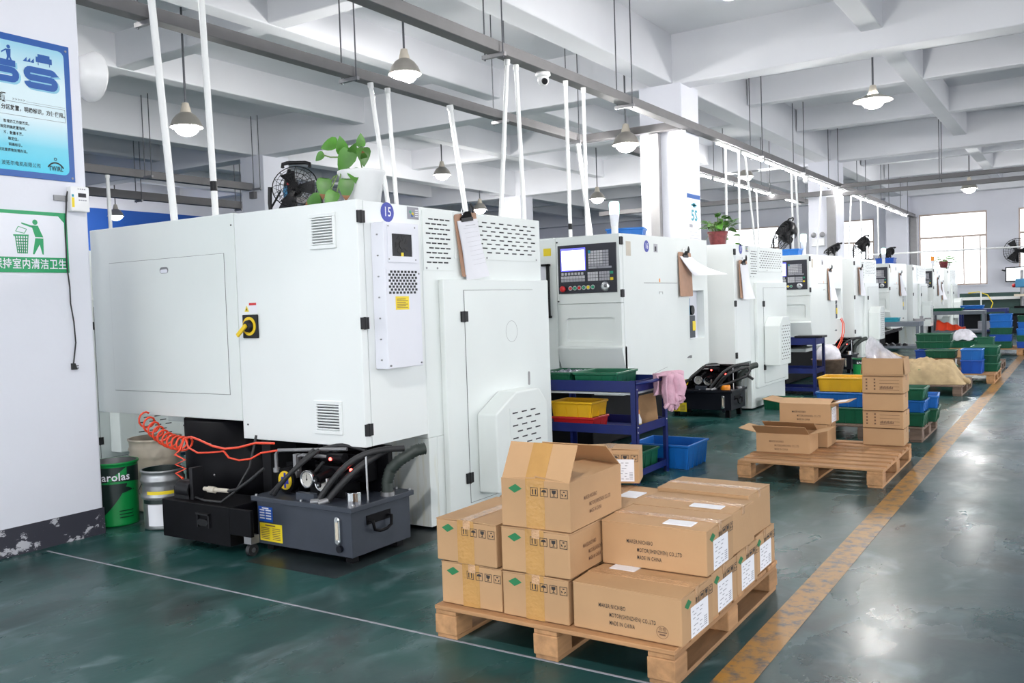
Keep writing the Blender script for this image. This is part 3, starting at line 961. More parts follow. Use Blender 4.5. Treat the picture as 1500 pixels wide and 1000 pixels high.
def louver(root, T, u0, u1, v0, v1, n):
    b = MB(T)
    m = 0.022
    b.box(u0, u1, v0, v0 + m, 0, 0.012).box(u0, u1, v1 - m, v1, 0, 0.012).box(u0, u0 + m, v0 + m, v1 - m, 0, 0.012).box(u1 - m, u1, v0 + m, v1 - m, 0, 0.012)
    f = b.build('louver_vent', M['cabinet_white'], root, bevel=0.002, seg=1)
    MB(T).box(u0 + m, u1 - m, v0 + m, v1 - m, 0, 0.0015).build('vent_backing', M['gap_dark'], f)
    step = (v1 - v0 - 2 * m) / n
    s = MB(T)
    for k in range(n):
        v = v0 + m + k * step
        s.prism([(u0 + m, v, 0.0015), (u0 + m, v + step * 0.35, 0.012), (u0 + m, v + step * 0.78, 0.012), (u0 + m, v + step * 0.55, 0.0015)], (u1 - u0 - 2 * m, 0, 0))
    s.build('slat', M['cabinet_white'], f, kind='stuff')

def number_disc(root, T, u, v, s, r=0.058, sx=0.85):
    if s == '':
        return
    b = MB(T)
    disc(b, u, v, r, 0, 0.0015, 28)
    d = b.build('number_disc', M['disc_blue'], root, label='blue number disc')
    if s:
        b = MB(T)
        text(b, s, u, v, r * 1.35, 0.0025, sx, 0.012)
        b.build('number', M['sign_white'], d)

def info_label(root, T, u0, u1, v0, v1):
    l = MB(T).box(u0, u1, v0, v1, 0, 0.0015).build('info_label', M['paper_grey'], root, label='small grey label with coloured marks')
    b = MB(T)
    for k, c in enumerate((0, 1, 2)):
        b.mat(k)
        disc(b, u0 + (u1 - u0) * (0.26, 0.4, 0.46)[k], v0 + (v1 - v0) * (0.58, 0.28, 0.42)[k], (v1 - v0) * 0.13, 0.0015, 0.0025, 10)
    b.mat(3)
    for k in range(4):
        b.box(u0 + (u1 - u0) * 0.68, u1 - 0.006, v0 + (v1 - v0) * (0.2 + 0.17 * k), v0 + (v1 - v0) * (0.3 + 0.17 * k), 0.0015, 0.0022)
    b.build('label_print', [M['green_button'], M['sign_blue'], M['sticker_yellow'], M['paper']], l)

def lathe_rear(oy, label, number, near=True, wedge='low', ox=-3.45, LN=2.58):
    """lathe whose electrical cabinet looks along -y; local x = 0 is its end towards the aisle"""
    R = thing('cnc_lathe', label, 'machine', (ox, oy, 0))
    b = MB()
    b.box(-LN, 0, 0.57, 2.0, 0.58, 2.02)
    b.build('machine_body', M['machine_white'], R, bevel=0.006)
    MB().box(-1.03, -0.001, 0.056, 0.569, 0.612, 2.018).build('electrical_cabinet', M['cabinet_white'], R)
    MB().box(-1.03, 0, 0, 0.052, 0.61, 2.022).build('cabinet_door', M['cabinet_white'], R, bevel=0.004)
    MB().box(-LN, -1.036, 0.0, 0.569, 0.72, 2.03).build('rear_cover', M['machine_white'], R, bevel=0.004)
    # pedestals
    MB().box(-0.42, -0.002, 0.575, 1.95, 0.02, 0.58).build('pedestal', M['pedestal_stained'], R, bevel=0.003)
    b = MB(FY(0.84))
    b.box(-LN + 0.08, -1.7, 0.08, 0.72, -0.5, 0)
    b.build('pedestal', M['machine_white'], R)
    b = MB(FY(0.86))
    slotted(b, -1.68, -1.2, 0.2, 0.715, 8, 5, 0.06, 0.008, 0.05, 0.05)
    b.mat(0).box(-1.68, -1.2, 0.2, 0.715, -0.4, -0.002)
    b.build('perforated_panel', [M['panel_lilac'], M['gap_dark']], R)
    MB().box(-1.19, -0.43, 0.90, 1.9, 0.03, 0.58).build('chip_pan', M['black_steel'], R)
    E_ = FX(0)
    Y_ = FY(0)
    if near:
        plate(R, 'service_panel', Y_, -2.36, -1.14, 0.885, 1.782, t=0.003, gap=0.0022)
        b = MB(Y_)
        pill(b, -1.745, 1.705, 0.045, 0.021, 0.003, 0.0045)
        g = b.build('finger_pull', M['dull_steel'], R)
        b = MB(Y_)
        pill(b, -1.745, 1.699, 0.037, 0.012, 0.0045, 0.0055)
        b.build('pull_recess', M['panel_lilac'], g)
        b = MB(Y_)
        for (u, v) in ((-1.06, 1.955), (-0.985, 0.70)):
            disc(b, u, v, 0.006, 0, 0.002, 10)
        b.build('bolt', M['gap_dark'], R, kind='stuff')
        louver(R, Y_, -0.372, -0.163, 1.757, 1.962, 10)
        louver(R, Y_, -0.392, -0.17, 0.675, 0.872, 9)
        # rotary main switch
        sw = MB(Y_).box(-0.975, -0.845, 1.243, 1.39, 0, 0.018).build('main_switch', M['black_plastic'], R, bevel=0.005)
        b = MB(Y_)
        ring(b, -0.91, 1.318, 0.058, 0.040, 0.018, 0.023, 26)
        b.build('switch_ring', M['yellow'], sw)
        b = MB(Y_)
        b.lathe([(0.038, 0.018), (0.036, 0.04), (0.03, 0.045), (0, 0.045)], (-0.91, 1.318, 0), 18)
        b.build('switch_knob', M['black_plastic'], sw)
        Tq = Y_ @ Matrix.Translation((-0.925, 1.307, 0.045)) @ Matrix.Rotation(math.radians(38), 4, 'Z')
        MB(Tq).box(-0.075, 0.03, -0.013, 0.013, 0, 0.016).build('switch_lever', M['yellow'], sw, bevel=0.004)
        b = MB(Y_)
        b.prism([(-0.968, 1.408, 0.001), (-0.928, 1.408, 0.001), (-0.948, 1.446, 0.001)], (0, 0, 0.001))
        wtri = b.build('warning_sticker', M['sticker_yellow'], R)
        b = MB(Y_)
        b.prism([(-0.951, 1.416, 0.0021), (-0.945, 1.416, 0.0021), (-0.943, 1.428, 0.0021), (-0.952, 1.428, 0.0021)], (0, 0, 0.0006))
        b.build('warning_mark', M['print_black'], wtri)
        rs = MB(Y_).box(-0.925, -0.855, 1.40, 1.462, 0, 0.001).build('notice_sticker', M['paper'], R)
        MB(Y_).box(-0.925, -0.86, 1.447, 1.462, 0.001, 0.0015).build('sticker_band', M['red'], rs)
    # end towards the aisle
    for v in (1.925, 1.32, 0.71):
        hinge(R, E_, v)
    number_disc(R, E_, 0.262, 1.965, number)
    if number:
        info_label(R, E_, 0.446, 0.553, 1.938, 2.012)
    if wedge == 'low':        # cooling unit on the near machine only
        U = MB().box(0, 0.095, 0.11, 0.43, 1.052, 1.895).build('cooling_unit', M['panel_lilac'], R, bevel=0.004)
        b = MB(FX(0.095))
        for (a, c, d, e) in ((0.14, 0.395, 1.83, 1.88), (0.14, 0.395, 1.665, 1.70), (0.14, 0.176, 1.70, 1.83), (0.358, 0.395, 1.70, 1.83)):
            b.box(a, c, d, e, 0, 0.006)
        b.build('fan_frame', M['panel_lilac'], U)
        MB(FX(0.095)).box(0.174, 0.36, 1.695, 1.835, 0, 0.0015).build('fan_opening', M['gap_dark'], U)
        b = MB(FX(0.0965))
        for k in range(7):
            a = 2 * PI * k / 7
            p = [(0.267 + 0.02 * math.cos(a), 1.767 + 0.02 * math.sin(a), 0), (0.267 + 0.058 * math.cos(a + 0.2), 1.767 + 0.058 * math.sin(a + 0.2), 0.002), (0.267 + 0.058 * math.cos(a + 0.75), 1.767 + 0.058 * math.sin(a + 0.75), 0)]
            b.prism(p, (0, 0, 0.001))
        disc(b, 0.267, 1.767, 0.024, 0, 0.003)
        b.build('fan_rotor', M['black_plastic'], U)
        MB(FX(0.0965)).box(0.255, 0.277, 1.70, 1.722, 0.003, 0.004).build('fan_tag', M['sticker_yellow'], U)
        b = MB(FX(0.095))
        slotted(b, 0.125, 0.41, 1.475, 1.625, 8, 8, 0.0235, 0.0135, 0.012, 0.008, True, 0.003)
        b.build('grille', [M['panel_lilac'], M['gap_dark']], U)
        s = MB(FX(0.095)).box(0.195, 0.315, 1.39, 1.468, 0, 0.001).build('yellow_sticker', M['sticker_yellow'], U)
        b = MB(FX(0.095))
        for k in range(6):
            b.box(0.205, 0.305 - 0.02 * (k % 2), 1.40 + 0.01 * k, 1.4035 + 0.01 * k, 0.001, 0.0016)
        b.build('sticker_print', M['print_brown'], s)
        b = MB(FX(0.095))
        for (u, v) in ((0.145, 1.872), (0.385, 1.872), (0.145, 1.682), (0.385, 1.682), (0.13, 1.07), (0.41, 1.07), (0.41, 1.6)):
            disc(b, u, v, 0.005, 0, 0.008, 8)
        b.mat(0)
        for k in range(7):
            b.box(0.103, 0.11, 1.1 + 0.12 * k, 1.108 + 0.12 * k, -0.05, -0.042)
        b.build('screws', M['dull_steel'], U, kind='stuff')
    b = MB(E_)
    slotted(b, 0.585, 0.90, 1.63, 2.0, 10, 4, 0.05, 0.009, 0.03, 0.045)
    b.build('slotted_panel', [M['machine_white'], M['gap_dark']], R)
    b = MB(E_)
    slotted(b, 0.91, 1.985, 1.71, 2.012, 8, 9, 0.062, 0.009, 0.06, 0.045)
    b.build('slotted_panel', [M['machine_white'], M['gap_dark']], R)
    b = MB(E_)
    for (u, v) in ((0.61, 1.643), (0.72, 1.643), (1.28, 1.723), (1.93, 1.723)):
        disc(b, u, v, 0.007, 0.004, 0.007, 10)
    b.build('screws', M['dull_steel'], R, kind='stuff')
    b = MB()
    cb0 = 0.03 if wedge == 'low' else 0.26
    b.box(0, 0.04, 0.725, 2.03, cb0, 1.572)
    b.build('end_cover', M['machine_white'], R, bevel=0.006)
    MB().box(-0.3, 0.0, 0.66, 2.0, 0.02, 0.58).build('base_skirt', M['machine_white'], R)
    D = FX(0.04)
    if wedge == 'low':
        d = plate(R, 'end_door', D, 0.945, 1.80, 0.105, 1.50, t=0.004, gap=0.003)
        for v in (1.33, 0.27):
            hinge(R, FX(0.04), v, 0.90, 0.97)
        b = MB(D)
        ring(b, 1.50, 1.21, 0.075, 0.073, 0.004, 0.0046, 24, 0, 2 * PI, 1.0)
        b.build('knockout_ring', M['duct_grey'], d)
        b = MB(D)
        pill(b, 1.71, 0.86, 0.013, 0.05, 0.004, 0.006)
        b.build('door_handle', M['duct_grey'], d)
        poly = [(0.0, 1.04, 0.155), (0.0, 1.04, 0.68), (0.0, 1.29, 0.805), (0.0, 1.59, 0.805), (0.0, 1.70, 0.70), (0.0, 1.70, 0.155)]
        b = MB(Matrix.Translation((0.0445, 0, 0)))
        b.prism(poly, (0.155, 0, 0))
        w = b.build('motor_cover', M['machine_white'], R, bevel=0.01)
        b = MB(FX(0.2))
        slotted(b, 1.2, 1.62, 0.2, 0.70, 11, 3, 0.07, 0.010, 0.03, 0.03, True, 0.003)
        b.build('slot_field', [M['machine_white'], M['gap_dark']], w)
    else:
        d = plate(R, 'end_door', D, 0.98, 1.93, 1.02, 1.50)
        hinge(R, D, 1.30, 0.945, 1.01)
        d = plate(R, 'lower_door', D, 0.98, 1.90, 0.30, 0.56)
        hinge(R, D, 0.50, 0.945, 1.01)
        poly = [(0.0, 0.97, 0.52), (0.0, 0.97, 1.02), (0.0, 1.12, 1.13), (0.0, 1.38, 1.13), (0.0, 1.46, 1.06), (0.0, 1.46, 0.52)]
        b = MB(Matrix.Translation((0.0445, 0, 0)))
        b.prism(poly, (0.195, 0, 0))
        w = b.build('motor_cover', M['machine_white'], R, bevel=0.01)
        b = MB(FX(0.24))
        slotted(b, 1.02, 1.44, 0.56, 1.05, 12, 4, 0.045, 0.012, 0.03, 0.03, True, 0.003)
        b.build('slot_field', [M['machine_white'], M['gap_dark']], w)
    return R
lathe_rear(3.77, 'nearest white lathe with blue number 15 disc and a main switch, beside the signed pillar', '15', True, 'low')
lathe_rear(10.15, 'third white lathe of the row, with a bushy plant in red pot on top', '17', False, 'high')
lathe_rear(16.55, 'white lathe beyond the crate pallet with small black fan on top, fifth of the row', '', False, 'high')
lathe_rear(22.95, 'white lathe seventh of the row, narrow strip behind grey work table', '', False, 'high', LN=1.85)
lathe_rear(29.3, 'farthest white lathe standing before the end window with plants on top', '', False, 'high')

lathe_rear(3.82, 'white lathe mostly hidden behind the signed pillar, only its slotted end seen', '', False, 'low', -7.66)

def lathe_front(oy, label, number, near=True, LN=2.5):
    """lathe whose control panel looks along -y"""
    R = thing('cnc_lathe', label, 'machine', (-3.45, oy, 0))
    b = MB()
    b.box(-0.70, -0.08, 0.03, 0.5, 0.85, 1.99)
    b.box(-LN, -0.70, 0.05, 2.12, 0.6, 2.0)
    b.prism([(-0.70, 0.5, 0.62), (-0.70, 0.5, 2.0), (-0.70, 2.12, 2.0), (-0.70, 2.12, 0.69), (-0.70, 1.55, 0.57)], (0.62, 0, 0))
    b.build('machine_body', M['machine_white'], R)
    E_ = FX(0)
    # end skin with a real opening on to the machine's services
    b = MB(E_)
    y0, y1, z0, z1 = 1.61, 2.03, 0.975, 1.48
    b.prism([(0.062, 0.795, -0.08), (y0, 0.60, -0.08), (y0, 2.014, -0.08), (0.062, 1.996, -0.08)], (0, 0, 0.08))
    b.prism([(0.062, 0.795, -0.08), (0.1, 0.62, -0.08), (1.53, 0.57, -0.08), (y0, 0.60, -0.08)], (0, 0, 0.08))
    b.prism([(y0, 0.60, -0.08), (1.93, 0.67, -0.08), (2.15, 0.70, -0.08), (2.15, z0, -0.08), (y0, z0, -0.08)], (0, 0, 0.08))
    b.box(y1, 2.15, z0, z1, -0.08, 0)
    b.prism([(y0, z1, -0.08), (2.15, z1, -0.08), (2.15, 2.02, -0.08), (y0, 2.014, -0.08)], (0, 0, 0.08))
    b.build('end_panel', M['machine_white'], R)
    MB(E_).box(y0, y1, z0, z1, -0.0805, -0.0785).build('opening_back', M['panel_lilac'], R)
    # lubricator in the opening
    lub = MB(E_).box(1.62, 1.82, 0.985, 1.22, -0.076, -0.02).build('lubricator', M['tank_grey'], R, bevel=0.006)
    MB(E_).box(1.74, 1.82, 1.06, 1.16, -0.02, -0.017).build('lubricator_label', M['sticker_yellow'], lub)
    MB(E_).box(1.62, 1.70, 1.22, 1.40, -0.076, -0.03).build('oil_bottle', M['drill_blue'], lub)
    MB(E_).cyl((1.76, 1.275, -0.076), (1.76, 1.275, -0.02), 0.05, n=12).build('pressure_gauge', M['black_plastic'], lub)
    Y_ = FY(0)
    box = MB().box(-0.645, 0, 0, 0.06, 1.383, 1.995).build('control_box', M['machine_white'], R, bevel=0.006)
    b = MB(FY(0.006))
    pu0, pu1, pv0, pv1 = -0.562, -0.068, 1.037, 1.255
    b.box(-0.62, -0.001, 0.99, pv0, -0.052, 0).box(-0.62, -0.001, pv1, 1.38, -0.052, 0).box(-0.62, pu0, pv0, pv1, -0.052, 0).box(pu1, -0.001, pv0, pv1, -0.052, 0)
    for (cu_, cv_, su, sv) in ((pu0, pv0, 1, 1), (pu1, pv0, -1, 1), (pu1, pv1, -1, -1), (pu0, pv1, 1, -1)):
        rr_ = 0.032
        b.prism([(cu_, cv_, -0.052)] + [(cu_ + su * rr_ * (1 - math.sin(a_)), cv_ + sv * rr_ * (1 - math.cos(a_)), -0.052) for a_ in [PI / 2 * i_ / 5 for i_ in range(6)]], (0, 0, 0.052))
    b.build('lower_front', M['machine_white'], R)
    b = MB()
    b.prism([(-0.64, -0.002, 1.0), (-0.64, 0.03, 1.0), (-0.64, 0.03, 0.80), (-0.64, -0.03, 0.975), (-0.64, -0.03, 0.985)], (0.655, 0, 0))
    b.build('front_lip', M['machine_white'], R)
    MB().box(-0.64, 0.0, 0.032, 0.1, 0.70, 0.99).build('front_skirt', M['machine_white'], R)
    # pocket with rounded corners
    MB(Y_).box(-0.57, -0.06, 1.03, 1.26, -0.060, -0.056).build('pocket_back', M['machine_white'], R)
    # console
    K = MB(Y_).box(-0.622, -0.03, 1.478, 1.918, 0, 0.012).build('console', M['console'], box, bevel=0.003)
    k = lambda n, u0, u1, v0, v1, m, w0=0.012, w1=0.014: MB(Y_).box(u0, u1, v0, v1, w0, w1).build(n, M[m], K)
    k('screen_bezel', -0.590, -0.335, 1.682, 1.888, 'screen_blue')
    k('screen', -0.578, -0.345, 1.692, 1.868, 'screen', 0.014, 0.015)
    b = MB(Y_)
    for r in range(6):
        for c in range(8):
            u, v = -0.305 + 0.0295 * c, 1.855 - 0.024 * r
            if c == 7:
                continue
            b.mat(0 if (c < 5 and r < 5) else 1)
            b.box(u, u + 0.025, v - 0.02, v, 0.012, 0.016)
    b.mat(2).box(-0.305, -0.282, 1.835, 1.86, 0.016, 0.0165)
    b.mat(1).box(-0.305, -0.22, 1.695, 1.712, 0.012, 0.016)
    b.mat(3).box(-0.215, -0.075, 1.695, 1.712, 0.012, 0.016)
    b.build('keypad', [M['key_light'], M['key_grey'], M['teal'], M['paper_grey']], K, kind='stuff')
    b = MB(Y_)
    for c in range(7):
        u = -0.585 + 0.034 * c
        b.mat(0).box(u, u + 0.022, 1.645, 1.668, 0.012, 0.017)
    for r in range(2):
        for c in range(8):
            u, v = -0.59 + 0.031 * c, 1.637 - 0.028 * r
            b.mat(0 if r == 0 else 1).box(u, u + 0.027, v - 0.024, v, 0.012, 0.016)
    for r in range(3):
        for c in range(4):
            u, v = -0.315 + 0.0265 * c, 1.666 - 0.028 * r
            b.mat(0).box(u, u + 0.023, v - 0.024, v, 0.012, 0.016)
            u = -0.200 + 0.0265 * c
            b.mat(1).box(u, u + 0.023, v - 0.024, v, 0.012, 0.016)
    b.mat(2).box(-0.09, -0.062, 1.642, 1.665, 0.012, 0.017)
    b.mat(3).box(-0.09, -0.062, 1.585, 1.61, 0.012, 0.017)
    b.build('soft_keys', [M['key_light'], M['key_grey'], M['green_button'], M['sticker_yellow']], K, kind='stuff')
    MB(Y_).box(-0.612, -0.04, 1.570, 1.573, 0.012, 0.0135).build('console_seam', M['tank_grey'], K)
    e = MB(Y_)
    e.lathe([(0.018, 0.012), (0.018, 0.025), (0.027, 0.03), (0.028, 0.045), (0.018, 0.052), (0, 0.052)], (-0.565, 1.522, 0), 18)
    e.build('emergency_stop', M['red'], K)
    for c, m in enumerate(('red', 'green_button', 'red', 'green_button', 'sticker_yellow', 'green_button')):
        u = -0.496 + 0.046 * c
        bz = MB(Y_)
        ring(bz, u, 1.526 + 0.001 * c, 0.020, 0.014, 0.012, 0.018, 16)
        q = bz.build('button_bezel', M['steel'], K)
        bb = MB(Y_)
        disc(bb, u, 1.526 + 0.001 * c, 0.0142, 0.012, 0.022, 14)
        bb.build('button', M[m], q)
    hw = MB(Y_)
    hw.lathe([(0.042, 0.012), (0.042, 0.03), (0.036, 0.036), (0.015, 0.037), (0, 0.037)], (-0.138, 1.532, 0), 24)
    hw = hw.build('handwheel', M['steel'], K)
    hb = MB(Y_)
    hb.lathe([(0.014, 0.037), (0.014, 0.046), (0, 0.046)], (-0.128, 1.538, 0), 12)
    hb.build('wheel_knob', M['dull_steel'], hw)
    b = MB(Y_)
    for (u, v) in ((-0.63, 1.95), (-0.63, 1.41), (-0.335, 1.905), (-0.06, 1.905)):
        disc(b, u, v, 0.007, 0, 0.013, 8)
    b.build('screws', M['gap_dark'], box, kind='stuff')
    # sliding door left of the console
    MB(Y_).box(-LN + 0.1, -0.66, 0.72, 1.985, -0.049, -0.02).build('sliding_door', M['machine_white'], R, bevel=0.004)
    b = MB(Y_)
    b.box(-0.745, -0.72, 1.26, 1.76, 0.0, 0.02).box(-0.80, -0.72, 1.74, 1.76, -0.02, 0.02).box(-0.80, -0.72, 1.26, 1.28, -0.02, 0.02)
    b.build('door_handle', M['black_plastic'], R)
    MB(Y_).box(-1.3, -0.77, 1.27, 1.75, -0.0195, -0.017).build('door_window', M['panel_lilac'], R)
    MB(Y_).box(-0.79, -0.71, 1.835, 1.905, -0.0195, -0.018).build('yellow_sticker', M['sticker_yellow'], R)
    # end details
    for v in (1.93, 1.465):
        hinge(R, E_, v)
    number_disc(R, E_, 0.575, 1.90, number, 0.055, 0.8)
    MB(E_).box(0.13, 0.23, 1.80, 1.93, 0, 0.001).build('faded_sticker', M['lamp_cap'], R)
    l = MB(E_).box(0.74, 0.83, 1.85, 1.93, 0, 0.001).build('info_label', M['key_grey'], R)
    MB(E_).box(0.765, 0.80, 1.86, 1.905, 0.001, 0.0016).build('label_print', M['gap_dark'], l)
    MB(E_).box(0.50, 1.30, 1.556, 1.560, 0, 0.0012).build('hatch_seam', M['gap_dark'], R)
    b = MB(E_)
    b.box(0.84, 0.93, 1.468, 1.474, 0, 0.0015).box(0.84, 0.846, 1.45, 1.468, 0, 0.0015).box(0.924, 0.93, 1.45, 1.468, 0, 0.0015)
    b.build('hatch_pull', M['duct_grey'], R)
    MB(E_).box(0.85, 0.875, 1.565, 1.60, 0, 0.0012).build('orange_mark', M['amber'], R)
    MB(E_).prism([(0.7, 0.700, 0), (1.0, 0.735, 0), (1.0, 0.738, 0), (0.7, 0.703, 0)], (0, 0, 0.001)).build('bottom_seam', M['duct_grey'], R)
    b = MB(E_)
    b.box(1.52, 1.56, 0.79, 0.797, 0, 0.02).box(1.58, 1.60, 0.785, 0.81, 0, 0.02).box(1.55, 1.58, 0.80, 0.806, 0, 0.02)
    b.build('latch', M['dull_steel'], R)
    # dark bed and chip trough below
    MB().box(-LN + 0.1, -0.45, 0.25, 2.0, 0.02, 0.6).build('chip_trough', M['black_steel'], R, bevel=0.01)
    MB().box(-0.47, -0.15, 0.3, 1.2, 0.52, 0.57).build('bed_underside', M['machine_white'], R)
    return R
lathe_front(7.13, 'white lathe with lit screen and number 16 disc, behind the blue cart', '16', True)
lathe_front(13.53, 'white lathe with red air hose by its side, fourth of the row', '', True, 1.85)
lathe_front(19.93, 'white lathe with control panel sixth of the row, behind grey work table', '', True)
lathe_front(26.33, 'white lathe with control panel last facing this way, near the end window', '', True)
# ------------------------------------------------------------------ hydraulic units and what stands under the lathes
def hydraulic_unit(x, y, label, mat, z0=0.05, cap='chrome', near=True):
    """tank with pump and valves; origin at its front right corner on the floor"""
    R = thing('hydraulic_unit', label, 'hydraulic unit', (x, y, 0))
    L_, D_ = 0.75, 0.5
    tk = MB().box(-L_, 0, 0, D_, z0, 0.292).build('oil_tank', M[mat], R, bevel=0.004)
    b = MB()
    for (a, c) in ((-L_ + 0.06, 0.06), (-0.06, 0.06), (-L_ + 0.06, D_ - 0.06), (-0.06, D_ - 0.06)):
        b.box(a - 0.025, a + 0.025, c - 0.025, c + 0.025, 0, z0 + 0.002)
    b.build('foot', M['black_steel'], tk, kind='stuff')
    lid = MB().box(-L_ - 0.03, 0.02, -0.02, D_ + 0.02, 0.292, 0.322).build('tank_lid', M[mat], R, bevel=0.004)
    b = MB()
    for (a, c) in ((-L_, 0.0), (-0.38, 0.0), (0.0, 0.02), (0.0, D_), (-0.1, D_)):
        b.cyl((a, c, 0.322), (a, c, 0.332), 0.009, n=8)
    b.build('lid_bolts', M['steel'], lid, kind='stuff')
    F0 = FY(0)
    b = MB(F0)
    pill(b, -0.095, 0.185, 0.021, 0.078, 0, 0.016)
    g = b.build('level_gauge', M['chrome'], R, bevel=0.003)
    MB(F0).box(-0.104, -0.086, 0.135, 0.235, 0.016, 0.0185).build('sight_glass', M['bucket_cream'], g)
    b = MB(F0)
    disc(b, -0.095, 0.125, 0.012, 0.016, 0.021, 10)
    disc(b, -0.095, 0.245, 0.012, 0.016, 0.021, 10)
    b.build('gauge_bolts', M['steel'], g, kind='stuff')
    b = MB(F0)
    disc(b, -0.085, 0.085, 0.02, 0, 0.02, 12)
    b.build('drain_plug', M['tank_dark'], R)
    s = MB(F0).box(-0.735, -0.62, 0.175, 0.262, 0, 0.003).build('type_plate', M['bin_deep_blue'], R, label='blue type plate with white print')
    b = MB(F0)
    for k in range(4):
        b.box(-0.725, -0.685, 0.19 + 0.016 * k, 0.198 + 0.016 * k, 0.003, 0.0036).box(-0.675, -0.63, 0.19 + 0.016 * k, 0.198 + 0.016 * k, 0.003, 0.0036)
    b.box(-0.705, -0.65, 0.250, 0.257, 0.003, 0.0036)
    b.build('plate_print', M['paper'], s)
    s = MB(F0).box(-0.73, -0.545, 0.06, 0.165, 0, 0.002).build('yellow_notice', M['sticker_yellow'], R, label='yellow notice sticker')
    b = MB(F0)
    b.box(-0.685, -0.60, 0.150, 0.157, 0.002, 0.0026)
    for k in range(7):
        b.box(-0.72, -0.65, 0.072 + 0.0105 * k, 0.076 + 0.0105 * k, 0.002, 0.0026).box(-0.625, -0.56, 0.072 + 0.0105 * k, 0.076 + 0.0105 * k, 0.002, 0.0026)
    b.build('notice_print', M['print_brown'], s)
    b = MB()
    b.tube([(0.0, 0.14, 0.22), (0.03, 0.14, 0.22), (0.035, 0.15, 0.17), (0.035, 0.19, 0.155), (0.035, 0.25, 0.155), (0.035, 0.29, 0.17), (0.03, 0.30, 0.22), (0.0, 0.30, 0.22)], 0.009, 8)
    b.box(0, 0.006, 0.12, 0.32, 0.20, 0.25)
    b.build('carry_handle', M['black_steel'], R)
    b = MB()
    if cap == 'chrome':
        n = 20
        prof = []
        for zz in (0.322, 0.385):
            prof.append([((-0.07 + (0.043 + 0.003 * (k % 2)) * math.cos(2 * PI * k / n)), 0.10 + (0.043 + 0.003 * (k % 2)) * math.sin(2 * PI * k / n), zz) for k in range(n)])
        b.add(prof[0] + prof[1], [(k, (k + 1) % n, n + (k + 1) % n, n + k) for k in range(n)] + [tuple(range(n, 2 * n))])
        b.build('filler_cap', M['chrome'], R, bevel=0.003)
    else:
        b.lathe([(0.055, 0.322), (0.058, 0.36), (0.05, 0.375), (0, 0.378)], (-0.10, 0.1, 0), 14)
        b.build('filler_cap', M['amber'], R, label='orange filler cap')
    # pump, valves, gauges
    mo = MB()
    mo.cyl((-0.61, 0.10, 0.405), (-0.61, 0.36, 0.405), 0.075, n=20).box(-0.68, -0.54, 0.14, 0.34, 0.32, 0.40).box(-0.66, -0.56, 0.16, 0.3, 0.46, 0.50)
    for k in range(10):
        a = 2 * PI * k / 10
        mo.box(-0.61 + 0.075 * math.cos(a) - 0.004, -0.61 + 0.075 * math.cos(a) + 0.004, 0.14, 0.34, 0.405 + 0.075 * math.sin(a) - 0.004, 0.405 + 0.075 * math.sin(a) + 0.004)
    m = mo.build('pump_motor', M['black_steel'], R)
    b = MB(FY(0.099))
    disc(b, -0.61, 0.405, 0.056, 0, 0.002)
    q = b.build('motor_sticker', M['yellow'], m, label='round yellow and blue sticker')
    b = MB(FY(0.0965))
    b.box(-0.64, -0.58, 0.385, 0.425, 0, 0.001).box(-0.618, -0.602, 0.36, 0.45, 0, 0.001)
    b.build('sticker_mark', M['disc_blue'], q)
    vb = MB()
    vb.box(-0.46, -0.20, 0.15, 0.30, 0.322, 0.43).box(-0.43, -0.23, 0.17, 0.28, 0.43, 0.50).box(-0.36, -0.12, 0.26, 0.36, 0.40, 0.56).box(-0.5, -0.05, 0.38, 0.42, 0.322, 0.60)
    vb.cyl((-0.30, 0.05, 0.44), (-0.30, 0.3, 0.48), 0.03, n=12).cyl((-0.18, 0.1, 0.43), (-0.18, 0.3, 0.45), 0.034, n=12).cyl((-0.38, 0.18, 0.55), (-0.2, 0.18, 0.55), 0.03, n=12)
    V = vb.build('valve_block', M['black_steel'], R, bevel=0.003)
    MB().box(-0.44, -0.30, 0.02, 0.05, 0.322, 0.365).build('name_bracket', M['tank_grey'], R)
    for (u, v) in ((-0.43, 0.425), (-0.315, 0.415)):
        b = MB(FY(0.10))
        b.lathe([(0.0, -0.03), (0.05, -0.03), (0.051, 0.006), (0.044, 0.006), (0.042, 0.0)], (u, v, 0), 22)
        pg = b.build('pressure_gauge', M['steel'], V)
        b = MB(FY(0.10))
        disc(b, u, v, 0.043, -0.004, 0.001, 22)
        dl = b.build('dial_face', M['dial_white'], pg)
        b = MB(FY(0.0985))
        b.box(u - 0.002, u + 0.002, v - 0.008, v + 0.028, 0, 0.001)
        for k in range(9):
            a = math.radians(-40 + 32 * k)
            b.prism([(u + 0.031 * math.cos(a), v + 0.031 * math.sin(a), 0), (u + 0.037 * math.cos(a), v + 0.037 * math.sin(a), 0), (u + 0.037 * math.cos(a + 0.07), v + 0.037 * math.sin(a + 0.07), 0)], (0, 0, 0.0006))
        disc(b, u, v, 0.006, 0, 0.002, 8)
        b.build('dial_marks', M['print_black'], dl, kind='stuff')
    for (u, v) in ((-0.30, 0.44), (-0.275, 0.415)):
        b = MB(FY(0.045))
        disc(b, u, v, 0.016, 0, 0.01, 12)
        k_ = b.build('adjusting_screw', M['black_plastic'], V)
        b = MB(FY(0.035))
        disc(b, u, v, 0.006, 0, 0.004, 8)
        b.build('screw_tip', M['steel'], k_)
    for (a, c, d) in ((-0.285, 0.15, 0.545), (-0.10, 0.12, 0.50)):
        b = MB()
        b.ball((a, c, d), 0.010, 8, 6)
        b.build('indicator_light', M['red_light'], R, label='small glowing red light')
    MB().cyl((-0.028, 0.17, 0.322), (-0.03, 0.17, 0.58), 0.006, n=8).build('dipstick', M['steel'], R)
    b = MB()
